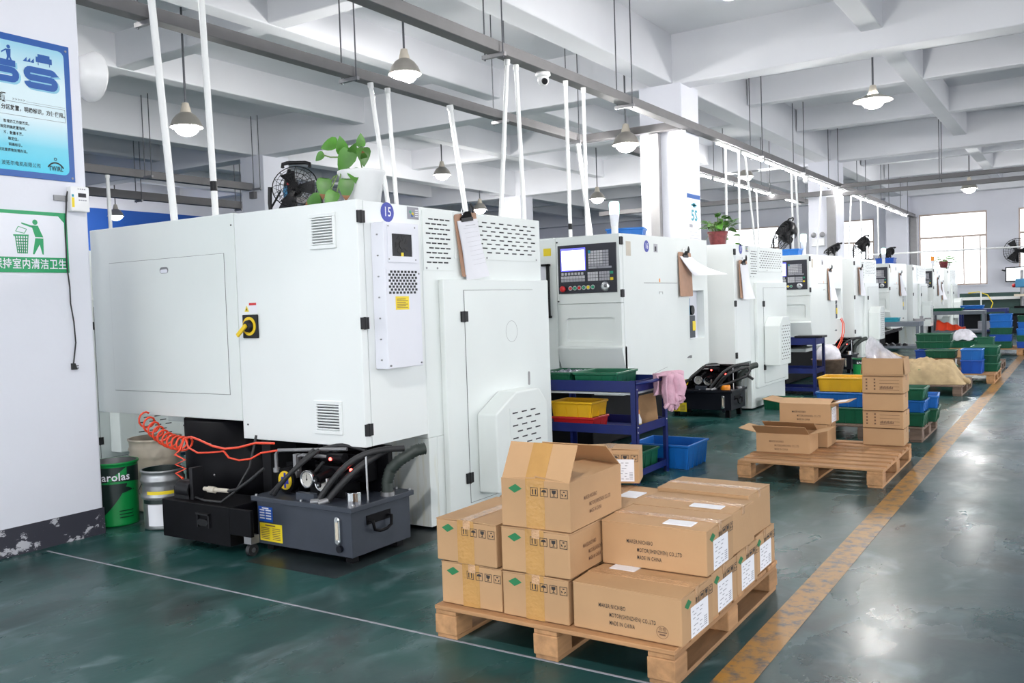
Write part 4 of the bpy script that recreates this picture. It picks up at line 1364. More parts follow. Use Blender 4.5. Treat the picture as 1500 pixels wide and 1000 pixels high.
    b.tube([(-0.68, 0.10, 0.46), (-0.68, 0.10, 0.555), (-0.66, 0.10, 0.58), (-0.2, 0.2, 0.60)], 0.011, 8)
    b.cyl((-0.68, 0.10, 0.45), (-0.68, 0.10, 0.475), 0.02, n=8)
    b.build('steel_pipe', M['dull_steel'], R)
    b = MB()
    b.tube([(-0.54, 0.14, 0.46), (-0.54, 0.14, 0.545), (-0.50, 0.14, 0.555), (-0.32, 0.16, 0.555)], 0.012, 8)
    b.box(-0.56, -0.535, 0.12, 0.16, 0.42, 0.56)
    b.build('steel_pipe', M['dull_steel'], R)
    H = lambda pts, r: MB().tube(pts, r, 8).build('hose', M['rubber'], R)
    def arc(p, q, sag, n=9, out=0.0):
        P0, P1 = Vector(p), Vector(q)
        return [tuple(P0.lerp(P1, k / n) + Vector((0, -out * math.sin(PI * k / n), sag * math.sin(PI * k / n)))) for k in range(n + 1)]
    H(arc((-0.25, 0.02, 0.345), (0.10, 0.35, 0.60), 0.09, 10, 0.05), 0.018)
    H(arc((-0.19, 0.03, 0.345), (0.02, 0.3, 0.60), 0.02, 10, 0.03), 0.02)
    H(arc((-0.66, 0.03, 0.335), (-0.38, 0.12, 0.60), -0.02, 10, 0.04), 0.013)
    H(arc((-0.62, 0.02, 0.335), (-0.34, 0.12, 0.60), 0.0, 10, 0.05), 0.013)
    H(arc((-0.5, 0.15, 0.36), (-0.25, 0.2, 0.60), 0.03, 8), 0.012)
    H(arc((-0.42, 0.2, 0.58), (-0.1, 0.25, 0.59), 0.03, 8), 0.012)
    if not near:
        H(arc((-0.2, 0.04, 0.34), (0.14, 0.2, 0.58), 0.05, 12, 0.12), 0.016)
        H([(0.14, 0.2, 0.58), (0.17, 0.18, 0.54), (0.14, 0.14, 0.48), (-0.05, 0.1, 0.40), (-0.2, 0.03, 0.35)], 0.016)
        H([(0.1, 0.2, 0.5), (0.2, 0.2, 0.44)], 0.016)
    b = MB()
    b.cyl((-0.25, 0.02, 0.33), (-0.30, 0.0, 0.325), 0.016, n=8).cyl((-0.19, 0.03, 0.34), (-0.235, -0.005, 0.325), 0.018, n=8)
    b.build('hose_fitting', M['dull_steel'], R, kind='stuff')
    # corrugated hose on the right
    P = [(0.0 - 0.02, 0.33, 0.322), (-0.02, 0.33, 0.40), (0.0, 0.34, 0.47), (0.06, 0.36, 0.53), (0.13, 0.42, 0.58), (0.16, 0.47, 0.585)]
    pts, rad = [], []
    for i in range(len(P) - 1):
        for k in range(8):
            pts.append(tuple(Vector(P[i]).lerp(Vector(P[i + 1]), k / 8)))
            rad.append(0.036 if k % 2 else 0.031)
    MB().tube(pts, rad, 12).build('corrugated_hose', M['corrugated'], R)
    MB().cyl((-0.02, 0.33, 0.322), (-0.02, 0.33, 0.345), 0.042, n=12).build('hose_clamp', M['dull_steel'], R)
    return R
hydraulic_unit(-3.375, 3.545, 'dark grey hydraulic tank with chrome cap and gauges, under the first machine', 'tank_grey', 0.04, 'chrome')
hydraulic_unit(-3.44, 9.93, 'black hydraulic tank with orange cap under the third machine', 'tank_dark', 0.09, 'amber', False)
hydraulic_unit(-3.44, 16.2, 'black hydraulic tank behind the yellow crate, under the fifth machine', 'tank_dark', 0.07, 'chrome')

# wheeled chip tank and drum
R = thing('chip_tank', 'black low chip tank on small castors under the first machine', 'tank', (0, 0, 0))
b = MB()
b.box(-4.80, -4.18, 3.385, 3.69, 0.045, 0.275).box(-4.18, -4.0, 3.385, 3.41, 0.12, 0.275)
b.build('tank_body', M['black_steel'], R, bevel=0.004)
b = MB(FY(3.385))
b.box(-4.46, -4.35, 0.215, 0.225, 0, 0.02).box(-4.46, -4.45, 0.14, 0.22, 0, 0.012).box(-4.36, -4.35, 0.14, 0.22, 0, 0.012)
pill(b, -4.405, 0.17, 0.045, 0.02, 0, 0.014)
b.build('carry_handle', M['black_plastic'], R)
for (x, y) in ((-4.05, 3.43), (-4.74, 3.66)):
    w = MB().box(x - 0.03, x + 0.03, y - 0.03, y + 0.03, 0.075, 0.121).build('castor', M['dull_steel'], R)
    MB().cyl((x - 0.014, y, 0.036), (x + 0.014, y, 0.036), 0.036, n=16).build('castor_wheel', M['rubber'], w)
    MB().cyl((x - 0.016, y, 0.036), (x + 0.016, y, 0.036), 0.015, n=10).build('wheel_hub', M['steel'], w)
b = MB()
b.cyl((-4.72, 3.48, 0.33), (-4.60, 3.48, 0.33), 0.06, n=14).box(-4.74, -4.6, 3.43, 3.53, 0.275, 0.35).box(-4.60, -4.57, 3.44, 3.52, 0.275, 0.47)
b.build('pump', M['black_plastic'], R, bevel=0.002)
b = MB()
b.cyl((-4.50, 3.47, 0.345), (-4.28, 3.47, 0.35), 0.013, n=8).cyl((-4.46, 3.47, 0.345), (-4.40, 3.47, 0.345), 0.020, n=8)
b.build('brass_valve', M['lamp_cap'], R)
b = MB()
b.tube([(-4.28, 3.47, 0.35), (-4.18, 3.45, 0.37), (-4.08, 3.46, 0.43), (-4.0, 3.5, 0.50)], 0.010, 6)
b.tube([(-4.58, 3.46, 0.29), (-4.45, 3.43, 0.285), (-4.3, 3.43, 0.29), (-4.2, 3.46, 0.36), (-4.12, 3.5, 0.5), (-4.11, 3.55, 0.68)], 0.008, 6)
b.build('hose', M['rubber'], R)
R = thing('coolant_drum', 'big black round coolant housing under the first machine', 'tank', (-4.87, 4.17, 0))
b = MB()
b.lathe([(0.0, 0.02), (0.44, 0.02), (0.44, 0.70), (0.0, 0.70)], n=36)
b.build('drum_shell', M['black_steel'], R)
MB().box(0.38, 0.46, -0.25, -0.03, 0.02, 0.7).build('side_rail', M['black_plastic'], R)
b = MB()
for (x, z) in ((0.10, 0.56), (0.12, 0.36), (-0.25, 0.45), (-0.3, 0.65)):
    y = -math.sqrt(0.1936 - x * x)
    b.ball((x, y - 0.001, z), 0.008, 6, 4)
b.build('bolts', M['dull_steel'], R, kind='stuff')

# red coiled air hose
def coil(p, q, turns, r, n=12):
    P0, P1 = Vector(p), Vector(q)
    d = (P1 - P0).normalized()
    a = d.orthogonal().normalized()
    c = d.cross(a)
    return [P0.lerp(P1, k / (turns * n)) + (a * math.cos(2 * PI * k / n) + c * math.sin(2 * PI * k / n)) * r + Vector((0, 0, -0.05 * math.sin(PI * k / (turns * n)))) for k in range(turns * n + 1)]
R = thing('air_hose', 'red coiled air hose hanging under the first machine', 'hose', (0, 0, 0))
MB().tube(coil((-5.40, 3.70, 0.71), (-4.80, 3.58, 0.585), 9, 0.045), 0.007, 6).build('coil', M['hose_red'], R)
z = [(-4.80, 3.58, 0.60), (-4.70, 3.5, 0.64), (-4.60, 3.47, 0.655), (-4.50, 3.45, 0.645), (-4.38, 3.45, 0.615), (-4.27, 3.45, 0.605), (-4.15, 3.45, 0.62), (-4.0, 3.45, 0.655), (-3.86, 3.46, 0.66)]
MB().tube(z, 0.007, 6).build('hose', M['hose_red'], R)
z = [(-4.70, 3.5, 0.64), (-4.62, 3.46, 0.59), (-4.52, 3.45, 0.565), (-4.40, 3.45, 0.575), (-4.28, 3.45, 0.59), (-4.24, 3.45, 0.555), (-4.15, 3.45, 0.545), (-4.05, 3.45, 0.56), (-3.96, 3.45, 0.60), (-3.84, 3.46, 0.62)]
MB().tube(z, 0.006, 6).build('hose', M['hose_red'], R)
z = [(-4.74, 3.52, 0.63), (-4.70, 3.46, 0.57), (-4.74, 3.45, 0.54), (-4.64, 3.45, 0.515), (-4.74, 3.45, 0.48), (-4.64, 3.45, 0.46), (-4.74, 3.45, 0.425), (-4.66, 3.44, 0.40)]
MB().tube(z, 0.007, 6).build('hose', M['hose_red'], R)
R = thing('air_hose', 'red air hose hanging from the side opening of the fourth machine', 'hose', (0, 0, 0))
MB().tube([(-3.43, 15.38, 0.98), (-3.40, 15.4, 0.9), (-3.41, 15.42, 0.75), (-3.43, 15.38, 0.62), (-3.46, 15.2, 0.48), (-3.5, 14.8, 0.42), (-3.52, 14.4, 0.38)], 0.009, 6).build('hose', M['hose_red'], R)
MB().tube([(-3.42, 15.42, 0.99), (-3.39, 15.45, 0.9), (-3.39, 15.46, 0.75), (-3.42, 15.42, 0.6), (-3.45, 15.25, 0.47)], 0.007, 6).build('hose', M['hose_red'], R)

# buckets in the corner
def bucket(name, label, x, y, r0, r1, h, mat, inside, rings=()):
    t = thing(name, label, 'bucket', (x, y, 0))
    prof = [(0.0, 0.004), (r0, 0.004), (r0, 0.015)]
    for k in range(1, 25):
        z = 0.015 + (h - 0.03) * k / 24
        rr = r0 + (r1 - r0) * k / 24
        if any(abs(z - q) < 0.014 for q in rings):
            rr += 0.010
        prof.append((rr, z))
    prof += [(r1 + 0.008, h - 0.012), (r1 + 0.008, h), (r1 - 0.004, h)]
    MB().lathe(prof, n=32).build('bucket_body', M[mat], t)
    MB().lathe([(r1 - 0.004, h - 0.001), (r0 - 0.006, 0.03), (0, 0.03)], n=32).build('bucket_inside', M[inside], t)
    return t
t = bucket('paint_bucket', 'green and black paint bucket with white lettering beside the signed pillar', -5.56, 3.57, 0.14, 0.145, 0.43, 'bucket_green', 'dull_steel')
# dark printed swoosh and lettering wrapped round the bucket
def wrap(t, poly, r, mat, name, cz=0.0):
    vs = []
    m = MB()
    for (a, z) in poly:
        m.v.append((r * math.cos(a), r * math.sin(a), z))
    m.f.append(list(range(len(poly))))
    m.mi.append(0)
    m.sm.append(True)
    return m.build(name, M[mat], t)
A0 = math.atan2(-3.57, 5.56)            # towards the camera
b = MB()
def strip(z0f, z1f, a0, a1, r, n=16):
    vs, fs = [], []
    for k in range(n + 1):
        a = a0 + (a1 - a0) * k / n
        f = k / n
        vs += [((r + 0.001) * math.cos(a), (r + 0.001) * math.sin(a), z0f(f)), ((r + 0.0015) * math.cos(a), (r + 0.0015) * math.sin(a), z1f(f))]
    for k in range(n):
        fs.append((2 * k, 2 * k + 2, 2 * k + 3, 2 * k + 1))
    b.add(vs, fs, True)
strip(lambda f: 0.285 + 0.02 * math.sin(3 * f), lambda f: 0.40, A0 - 1.5, A0 + 1.35, 0.1455)
strip(lambda f: 0.02 + 0.26 * f * f, lambda f: 0.29 + 0.0 * f, A0 - 1.6, A0 + 0.5, 0.1445)
strip(lambda f: 0.215 + 0.03 * f, lambda f: 0.235 + 0.03 * math.sin(PI * f), A0 + 0.0, A0 + 0.85, 0.1445)
pr_ = b.build('dark_print', M['bucket_black'], t)
b = MB()
strip(lambda f: 0.30 + 0.05 * f, lambda f: 0.315 + 0.085 * f, A0 - 0.35, A0 + 0.5, 0.1462)
b.build('green_flash', M['bucket_green'], pr_)
def wrap_text(s, a, z, size, r, mat, name):
    m = MB()
    me = text_mesh(s, 0.02)
    m.add([(r * math.cos(a + q.co.x * size / r), r * math.sin(a + q.co.x * size / r), z + q.co.y * size) for q in me.vertices], [tuple(p.vertices) for p in me.polygons])
    return m.build(name, M[mat], t)
wrap_text('Carolas', A0 - 0.16, 0.335, 0.072, 0.1505, 'paper', 'lettering')
b = MB()
for k in range(3):
    strip(lambda f, k=k: 0.06 + 0.022 * k, lambda f, k=k: 0.066 + 0.022 * k, A0 + 0.1, A0 + 0.75, 0.1465, 6)
b.build('small_print', M['bucket_black'], pr_)
t = bucket('plastic_bucket', 'tall cream plastic bucket behind the green paint bucket', -5.72, 4.0, 0.15, 0.178, 0.52, 'bucket_cream', 'bucket_cream', (0.40, 0.45))
t = bucket('metal_bucket', 'silver metal bucket with dark stripe, green inside, next to the chip tank', -5.17, 3.66, 0.125, 0.132, 0.39, 'bucket_silver', 'bucket_black', (0.22, 0.32))
b = MB()
strip(lambda f: 0.235, lambda f: 0.258, A0 - 0.9, A0 + 1.2, 0.131)
q = b.build('yellow_band', M['sticker_yellow'], t)
b = MB()
strip(lambda f: 0.175, lambda f: 0.232, A0 - 1.2, A0 + 1.4, 0.131)
b.build('green_band', M['bucket_black'], t)
b = MB()
strip(lambda f: 0.03, lambda f: 0.17, A0 - 0.9, A0 + 0.8, 0.128)
b.build('paper_label', M['paper'], t)
MB().tube([(-0.13, 0.0, 0.36), (-0.145, -0.05, 0.30), (-0.12, -0.10, 0.25), (-0.05, -0.145, 0.24)], 0.003, 5).build('bail_handle', M['rubber'], t)
# two green cans by the fifth machine
for (z, lab) in ((0.0, 'lower of two green paint cans stacked beside the yellow crate'), (0.256, 'upper green paint can with white lettering beside the yellow crate')):
    t = bucket('paint_can', lab, -2.58, 12.8, 0.115, 0.12, 0.25, 'bucket_green', 'bucket_black')
    t.location.z = z
    A0 = math.atan2(-12.8, 2.58)
    b = MB()
    strip(lambda f: 0.17, lambda f: 0.235, A0 - 1.4, A0 + 1.4, 0.1205)
    b.build('dark_print', M['bucket_black'], t)
    wrap_text('arolas', A0, 0.195, 0.055, 0.1235, 'paper', 'lettering')
# ------------------------------------------------------------------ pallets
def pallet(label, x0, x1, y0, y1, n=7, wood='wood', board=0.125, solid=False, h=0.14):
    t = thing('wooden_pallet', label, 'pallet', ((x0 + x1) / 2, (y0 + y1) / 2, 0))
    a, c = (x1 - x0) / 2, (y1 - y0) / 2
    wy = 'wood_y' if wood == 'wood' else wood
    pitch = (2 * c - board) / (n - 1)
    for k in range(n):
        y = -c + pitch * k
        e = random.uniform(-0.006, 0.006)
        MB().box(-a + e, a + e * 0.5, y, y + board, h - 0.019, h - random.uniform(0, 0.002)).build('deck_board', M[wood], t, bevel=0.003, seg=1)
    for q in (-a, -0.055, a - 0.11):
        MB().box(q + 0.003, q + 0.107, -c + 0.004, c - 0.004, h - 0.038, h - 0.0195).build('stringer_board', M[wy], t, bevel=0.002, seg=1)
        MB().box(q + 0.004, q + 0.106, -c + 0.01, c - 0.01, 0.0, 0.018).build('bottom_board', M[wy], t, bevel=0.002, seg=1)
        for r in (-c, -0.06, c - 0.12):
            MB().box(q, q + 0.11, r, r + 0.12, 0.0185, h - 0.0385).build('block', M[wy], t, bevel=0.004, seg=1)
    return t
pallet('nearest wooden pallet, loaded with sealed brown cartons', -2.33, -1.245, 2.93, 4.19, 8, board=0.14)
pallet('half empty wooden pallet beside the yellow line with open cartons', -2.28, -1.22, 6.68, 7.93, 8, board=0.10)
pallet('wooden pallet under blue and green crates behind the stacked cartons', -2.3, -1.27, 8.86, 9.86, 6, 'old_wood')
pallet('worn dark pallet carrying the burlap sacks', -2.55, -1.37, 12.9, 14.2, 6, 'old_wood', 0.16)
pallet('pallet under the blue crates and green crates past the burlap', -2.35, -1.13, 14.75, 15.95, 7)
pallet('small dark pallet lying empty beside the yellow line', -1.75, -1.2, 17.0, 18.0, 5, 'old_wood')
pallet('pallet carrying the bag of pale scrap far down the row', -2.35, -1.55, 18.2, 19.2, 6, 'old_wood')
pallet('farthest pallet carrying tall stacks of blue crates', -1.75, -0.55, 21.0, 22.2, 6)

# ------------------------------------------------------------------ cartons
def marks(mb, u, v, s=0.034):
    """row of four handling symbols in small frames"""
    for k in range(4):
        x = u + k * s * 1.32
        t = 0.0022
        w0, w1 = 0.0008, 0.0012
        mb.box(x, x + s, v, v + t, w0, w1).box(x, x + s, v + s - t, v + s, w0, w1).box(x, x + t, v, v + s, w0, w1).box(x + s - t, x + s, v, v + s, w0, w1)
        cx, cy = x + s / 2, v + s / 2
        if k == 0:
            for q in (-0.2, 0.2):
                mb.box(cx + q * s - t, cx + q * s + t, v + 0.18 * s, v + 0.7 * s, w0, w1)
                mb.prism([(cx + q * s - 0.12 * s, v + 0.62 * s, w0), (cx + q * s + 0.12 * s, v + 0.62 * s, w0), (cx + q * s, v + 0.84 * s, w0)], (0, 0, w1 - w0))
        elif k == 1:
            mb.prism([(cx + 0.34 * s * math.cos(a), v + 0.52 * s + 0.3 * s * math.sin(a), w0) for a in [PI * i / 8 for i in range(9)]], (0, 0, w1 - w0))
            mb.box(cx - t * 0.6, cx + t * 0.6, v + 0.16 * s, v + 0.55 * s, w0, w1)
        elif k == 2:
            mb.prism([(cx - 0.28 * s, v + 0.84 * s, w0), (cx - 0.24 * s, v + 0.5 * s, w0), (cx, v + 0.38 * s, w0), (cx + 0.24 * s, v + 0.5 * s, w0), (cx + 0.28 * s, v + 0.84 * s, w0)], (0, 0, w1 - w0))
            mb.box(cx - t * 0.7, cx + t * 0.7, v + 0.2 * s, v + 0.4 * s, w0, w1).box(cx - 0.16 * s, cx + 0.16 * s, v + 0.15 * s, v + 0.21 * s, w0, w1)
        else:
            for j in range(3):
                a = PI / 2 + 2 * PI * j / 3
                p = [(cx + 0.34 * s * math.cos(a + d) * q, cy + 0.34 * s * math.sin(a + d) * q, w0) for d, q in ((-0.6, 1), (0.3, 1), (0.5, 0.6), (-0.5, 0.6))]
                mb.prism(p, (0, 0, w1 - w0))
    return mb

def paper_label(parent, F, u0, u1, v0, v1):
    l = MB(F).box(u0, u1, v0, v1, 0.0005, 0.0014).build('shipping_label', M['paper'], parent, label='white printed shipping label')
    b = MB(F)
    w, h = u1 - u0, v1 - v0
    for k in range(7):
        v = v0 + h * (0.1 + 0.12 * k)
        for q in range(3):
            a = u0 + w * (0.08 + 0.2 * q + 0.03 * ((k * 7 + q) % 3))
            if (k + q * 2) % 4 != 3:
                b.box(a, a + w * (0.10 + 0.03 * ((k + q) % 3)), v, v + h * 0.028, 0.0014, 0.0017)
    for k in range(5):
        b.box(u0 + w * 0.74, u0 + w * 0.92, v0 + h * (0.1 + 0.07 * k), v0 + h * (0.13 + 0.07 * k), 0.0014, 0.0017)
    b.build('label_print', M['paper_grey'], l, kind='stuff')

def carton(label, x, y, z, rz=0.0, L=0.45, W=0.31, H=0.18, flaps=None, side=1, end=None, sticker=None, top_label=None, tape_top='clear', lines=False, ends_tape=True, tilt=None, small=False, group=None, faint=False):
    """local x is the long axis; flaps: None for sealed, else angles (deg) for -x, +x, -y, +y; 0 lies flat outwards, 90 stands up, 180 is shut"""
    t = thing('carton', label, 'box', (x, y, z), rz, group)
    if tilt:
        t.rotation_euler = (tilt[0], tilt[1], rz)
    a, c = L / 2, W / 2
    if flaps is None:
        MB().box(-a, a, -c, c, 0, H - 0.005).build('carton_body', M['cardboard'], t, bevel=0.005, seg=2)
        sag = random.uniform(0.001, 0.004)
        for s in (-1, 1):
            b = MB()
            y0, y1 = sorted((s * 0.002, s * c))
            ym = y0 if s > 0 else y1
            yo = y1 if s > 0 else y0
            b.add([(-a, ym, H - 0.0045 + sag), (a, ym, H - 0.0045 + sag), (a, yo, H - 0.0055), (-a, yo, H - 0.0055), (-a, ym, H + sag), (a, ym, H + sag), (a, yo, H - 0.002), (-a, yo, H - 0.002)],
                  [(0, 3, 2, 1), (4, 5, 6, 7), (0, 1, 5, 4), (1, 2, 6, 5), (2, 3, 7, 6), (3, 0, 4, 7)] if s > 0 else [(0, 1, 2, 3), (4, 7, 6, 5), (0, 4, 5, 1), (1, 5, 6, 2), (2, 6, 7, 3), (3, 7, 4, 0)])
            b.build('flap', M['cardboard'], t)
        if tape_top:
            b = MB()
            b.box(-a - 0.0015, a + 0.0015, -0.026, 0.026, H + sag - 0.0005, H + sag + 0.0008)
            for s in (-1, 1):
                b.box(s * (a + 0.0008) - 0.0008, s * (a + 0.0008) + 0.0008, -0.024, 0.012, H - 0.034, H + sag)
            b.build('tape', M['clear_tape' if tape_top == 'clear' else 'tape'], t)
    else:
        th = 0.005
        b = MB()
        b.box(-a, a, -c, c, 0, th).box(-a, -a + th, -c, c, th, H).box(a - th, a, -c, c, th, H).box(-a + th, a - th, -c, -c + th, th, H).box(-a + th, a - th, c - th, c, th, H)
        b.build('carton_body', M['cardboard'], t)
        fl_ = W / 2
        for k, ang in enumerate(flaps):
            if ang is None:
                continue
            th_ = math.radians(ang)
            if k < 2:
                s = -1 if k == 0 else 1
                T = Matrix.Translation((s * (a - 0.002), 0, H)) @ Matrix.Rotation(-s * th_, 4, 'Y')
                b = MB(T)
                p = [(0, -c + 0.003, 0), (s * fl_, -c + 0.003, 0), (s * fl_, c - 0.003, 0), (0, c - 0.003, 0)]
            else:
                s = -1 if k == 2 else 1
                T = Matrix.Translation((0, s * (c - 0.002), H)) @ Matrix.Rotation(s * th_, 4, 'X')
                b = MB(T)
                p = [(-a + 0.003, 0, 0), (a - 0.003, 0, 0), (a - 0.003, s * fl_, 0), (-a + 0.003, s * fl_, 0)]
            b.prism(p, (0, 0, 0.004))
            f = b.build('flap', M['cardboard'], t)
            if k == 0 and end is not None:
                b = MB(T)
                b.box(s * fl_, 0, -0.045, 0.045, -0.0012, -0.0002) if s < 0 else b.box(0, s * fl_, -0.045, 0.045, -0.0012, -0.0002)
                b.build('tape', M['tape'], f)
            if k == 1 and top_label == 'flap':
                MB(T).box(0.03, 0.11, -0.08, 0.08, 0.004, 0.0048).build('paper_label', M['paper'], f)
    FS = frame((0, -c, 0), (1, 0, 0), (0, 0, 1))
    if side and not small:
        b = MB(FS)
        sz = 0.0225
        text(b, 'MAKER:NICHIBO', -a * 0.50, H * 0.58, sz, 0.0012, 0.60, 0.009, 'L')
        text(b, 'MOTOR(SHENZHEN) CO.,LTD', -a * 0.30, H * 0.58 - 0.032, sz, 0.0012, 0.56, 0.009, 'L')
        text(b, 'MADE IN CHINA', -a * 0.30, H * 0.58 - 0.062, sz, 0.0012, 0.56, 0.009, 'L')
        b.build('lettering', M['print_brown' if faint else 'print_black'], t)
        if side == 2:
            b = MB(FS)
            ring(b, a * 0.66, H * 0.24, 0.024, 0.0225, 0.0006, 0.001, 20)
            b.box(a * 0.66 - 0.018, a * 0.66 + 0.018, H * 0.24 - 0.002, H * 0.24 + 0.002, 0.0006, 0.001).box(a * 0.66 - 0.012, a * 0.66 + 0.012, H * 0.24 - 0.012, H * 0.24 - 0.006, 0.0006, 0.001)
            text(b, '合格', a * 0.66, H * 0.24 + 0.011, 0.015, 0.001)
            b.build('round_stamp', M['print_brown'], t)
    if lines:
        b = MB(FS)
        for k in range(4):
            b.box(-a * 0.15, a * 0.82, H * (0.2 + 0.19 * k), H * (0.2 + 0.19 * k) + 0.003, 0.0006, 0.0012)
            b.box(-a * 0.82, -a * 0.74, H * (0.2 + 0.19 * k), H * (0.2 + 0.19 * k) + 0.014, 0.0006, 0.0012).box(-a * 0.42, -a * 0.34, H * (0.2 + 0.19 * k), H * (0.2 + 0.19 * k) + 0.014, 0.0006, 0.0012)
        for k in range(14):
            b.box(-a * 0.13 + 0.0075 * k, -a * 0.13 + 0.0075 * k + 0.005, H * 0.27, H * 0.27 + 0.012 + 0.006 * (k % 3), 0.0006, 0.0012)
        b.build('printed_lines', M['print_brown'], t, kind='stuff')
    if end is not None:
        s = end
        FE = frame((s * a, 0, 0), (0, s, 0), (0, 0, 1))
        if ends_tape:
            MB(FE).box(-0.043, 0.043, 0.0, H, 0.0003, 0.0007).build('tape', M['tape'], t)
        b = MB(FE)
        b.prism([(-0.125, H - 0.04, 0.0006), (-0.095, H - 0.057, 0.0006), (-0.06, H - 0.038, 0.0006), (-0.09, H - 0.021, 0.0006)], (0, 0, 0.0005))
        b.build('green_emblem', M['print_green'], t)
        b = MB(FE)
        marks(b, -0.02, H - 0.062)
        b.build('handling_marks', M['print_black'], t, kind='stuff')
        if sticker:
            paper_label(t, FE, *sticker)
    if top_label and top_label != 'flap':
        MB().box(top_label[0], top_label[1], top_label[2], top_label[3], H + 0.0006, H + 0.0045).build('paper_label', M['paper'], t)
    return t
Q = PI / 2
Z1, Z2, Z3 = 0.1415, 0.3245, 0.5075
# the two front columns, short ends towards the camera
carton('sealed carton, bottom of the front left stack on the nearest pallet', -2.165, 3.195, Z1, Q + 0.01, end=-1, W=0.305)
carton('sealed carton with stapled edge, top of the front left stack on nearest pallet', -2.175, 3.19, Z2, Q - 0.02, end=-1, W=0.31)
carton('dented sealed carton at the bottom under the open box on nearest pallet', -1.848, 3.19, Z1, Q, end=-1, W=0.305)
carton('sealed carton directly under the open box on nearest pallet', -1.845, 3.19, Z2, Q + 0.012, end=-1, W=0.315, faint=True)
carton('sealed carton, lower one hidden behind the front left stack', -2.165, 3.66, Z1, Q, end=-1, W=0.305, side=0)
carton('sealed carton, upper one behind the front left stack', -2.17, 3.665, Z2, Q, end=-1, W=0.305, side=0, top_label=(-0.18, -0.08, -0.1, 0.0))
carton('sealed carton, lower one behind the stack with the open box', -1.85, 3.66, Z1, Q, end=-1, W=0.305)
carton('sealed carton with white top label behind the open box', -1.845, 3.66, Z2, Q - 0.01, end=-1, W=0.315, top_label=(-0.02, 0.1, -0.13, -0.04))
carton('open carton with raised flaps on top of the nearest pallet load', -1.842, 3.205, Z3, Q + 0.012, L=0.46, W=0.315, H=0.193, flaps=(120, 142, 174, 176), end=-1, faint=True)
carton('loosely shut carton with label, leaning behind the open box', -1.975, 3.90, Z3 + 0.012, Q + 0.36, L=0.22, W=0.31, H=0.165, end=-1, ends_tape=False, sticker=(0.04, 0.13, 0.01, 0.115), side=0, tilt=(0.0, 0.06))
# the right columns, long sides towards the camera
st = (-0.085, 0.085, 0.008, 0.125)
st2 = (-0.07, 0.1, 0.006, 0.12)
carton('sealed carton at the front right corner of the nearest pallet, text on front', -1.452, 3.122, Z1, -0.015, end=1, sticker=st2, side=2, ends_tape=False, W=0.305, top_label=(-0.17, -0.06, 0.05, 0.12))
carton('sealed carton, second from the front in the lower right row', -1.46, 3.438, Z1, 0.0, end=1, sticker=st, side=0, ends_tape=False, W=0.3)
carton('sealed carton, third from the front in the lower right row', -1.462, 3.735, Z1, 0.0, end=1, sticker=st, side=0, ends_tape=False, W=0.275)
carton('sealed carton at the far end of the lower right row', -1.475, 4.03, Z1, 0.0, end=1, sticker=st, side=0, ends_tape=False, W=0.29)
carton('sealed carton with black text, front of the upper right row', -1.455, 3.385, Z2, 0.006, end=1, sticker=st, ends_tape=False, top_label=(0.03, 0.15, -0.12, -0.05), side=1)
carton('sealed carton, middle of the upper right row with white top label', -1.46, 3.69, Z2, -0.01, end=None, side=0, ends_tape=False, W=0.28, top_label=(0.02, 0.16, -0.1, -0.04))
carton('sealed carton bulging, last of the upper right row', -1.475, 3.985, Z2, -0.03, L=0.44, end=None, side=0, ends_tape=False, W=0.29, H=0.195)

# second pallet
carton('open carton with spread flaps at the front of the second pallet', -2.05, 7.25, Z1, 0.03, L=0.42, W=0.3, H=0.152, flaps=(12, 14, 30, 150), side=1, faint=True, top_label=None)
carton('sealed carton under the upper open box on second pallet', -1.99, 7.60, Z1, 0.01, L=0.42, W=0.3, H=0.19, side=0)
carton('upper open carton with label on right end, second pallet', -1.96, 7.60, 0.334, 0.0, L=0.41, W=0.3, H=0.165, flaps=(10, 8, 168, 172), side=1, end=1, ends_tape=False, sticker=(-0.1, 0.06, 0.01, 0.13), top_label='flap')
zz = 0.1415
for k, (lab, ln, H_) in enumerate((('lowest carton of the five high stack on second pallet', False, 0.138), ('second carton from the bottom of the five high stack, printed lines', True, 0.138), ('middle carton of the five high stack with clear tape', False, 0.138), ('fourth carton of the five high stack, printed lines', True, 0.138))):
    carton(lab, -1.405 + 0.004 * (k % 2), 7.86, zz, 0.02 * (-1) ** k, L=0.315, W=0.26, H=H_, side=0, lines=ln, tape_top='clear')
    zz += H_ + 0.005
tb = carton('topmost open carton of the five high stack holding a clear bag', -1.40, 7.86, zz, 0.0, L=0.315, W=0.26, H=0.145, side=0, flaps=(-85, -85, -86, -86))
t = thing('plastic_bag', 'clear crumpled plastic bag bulging from the top carton', 'bag', (-1.40, 7.86, zz + 0.10))
b = MB()
rnd = random.Random(5)
def bagfn(u, v, R=0.15, h=0.19, ks=None):
    a = 2 * PI * u
    r = R * (1 - 0.55 * v ** 2) * (1 + 0.12 * math.sin(5 * a + 3 * v) + 0.07 * math.sin(11 * a))
    return (r * math.cos(a) * 0.95 - 0.05 * v, r * math.sin(a) * 0.75, h * v * (0.8 + 0.35 * math.cos(a + 2.6)))
b.grid(bagfn, 40, 14)
b.build('bag_film', M['film'], t)
carton('crushed carton part under the burlap pallet stack, brown', -1.9, 15.35, 0.1415, 0.0, L=0.34, W=0.3, H=0.2, side=0)
carton('brown carton below the green crates holding the pale bag', -1.95, 18.45, 0.1415, 0.0, L=0.4, W=0.3, H=0.17, side=0)

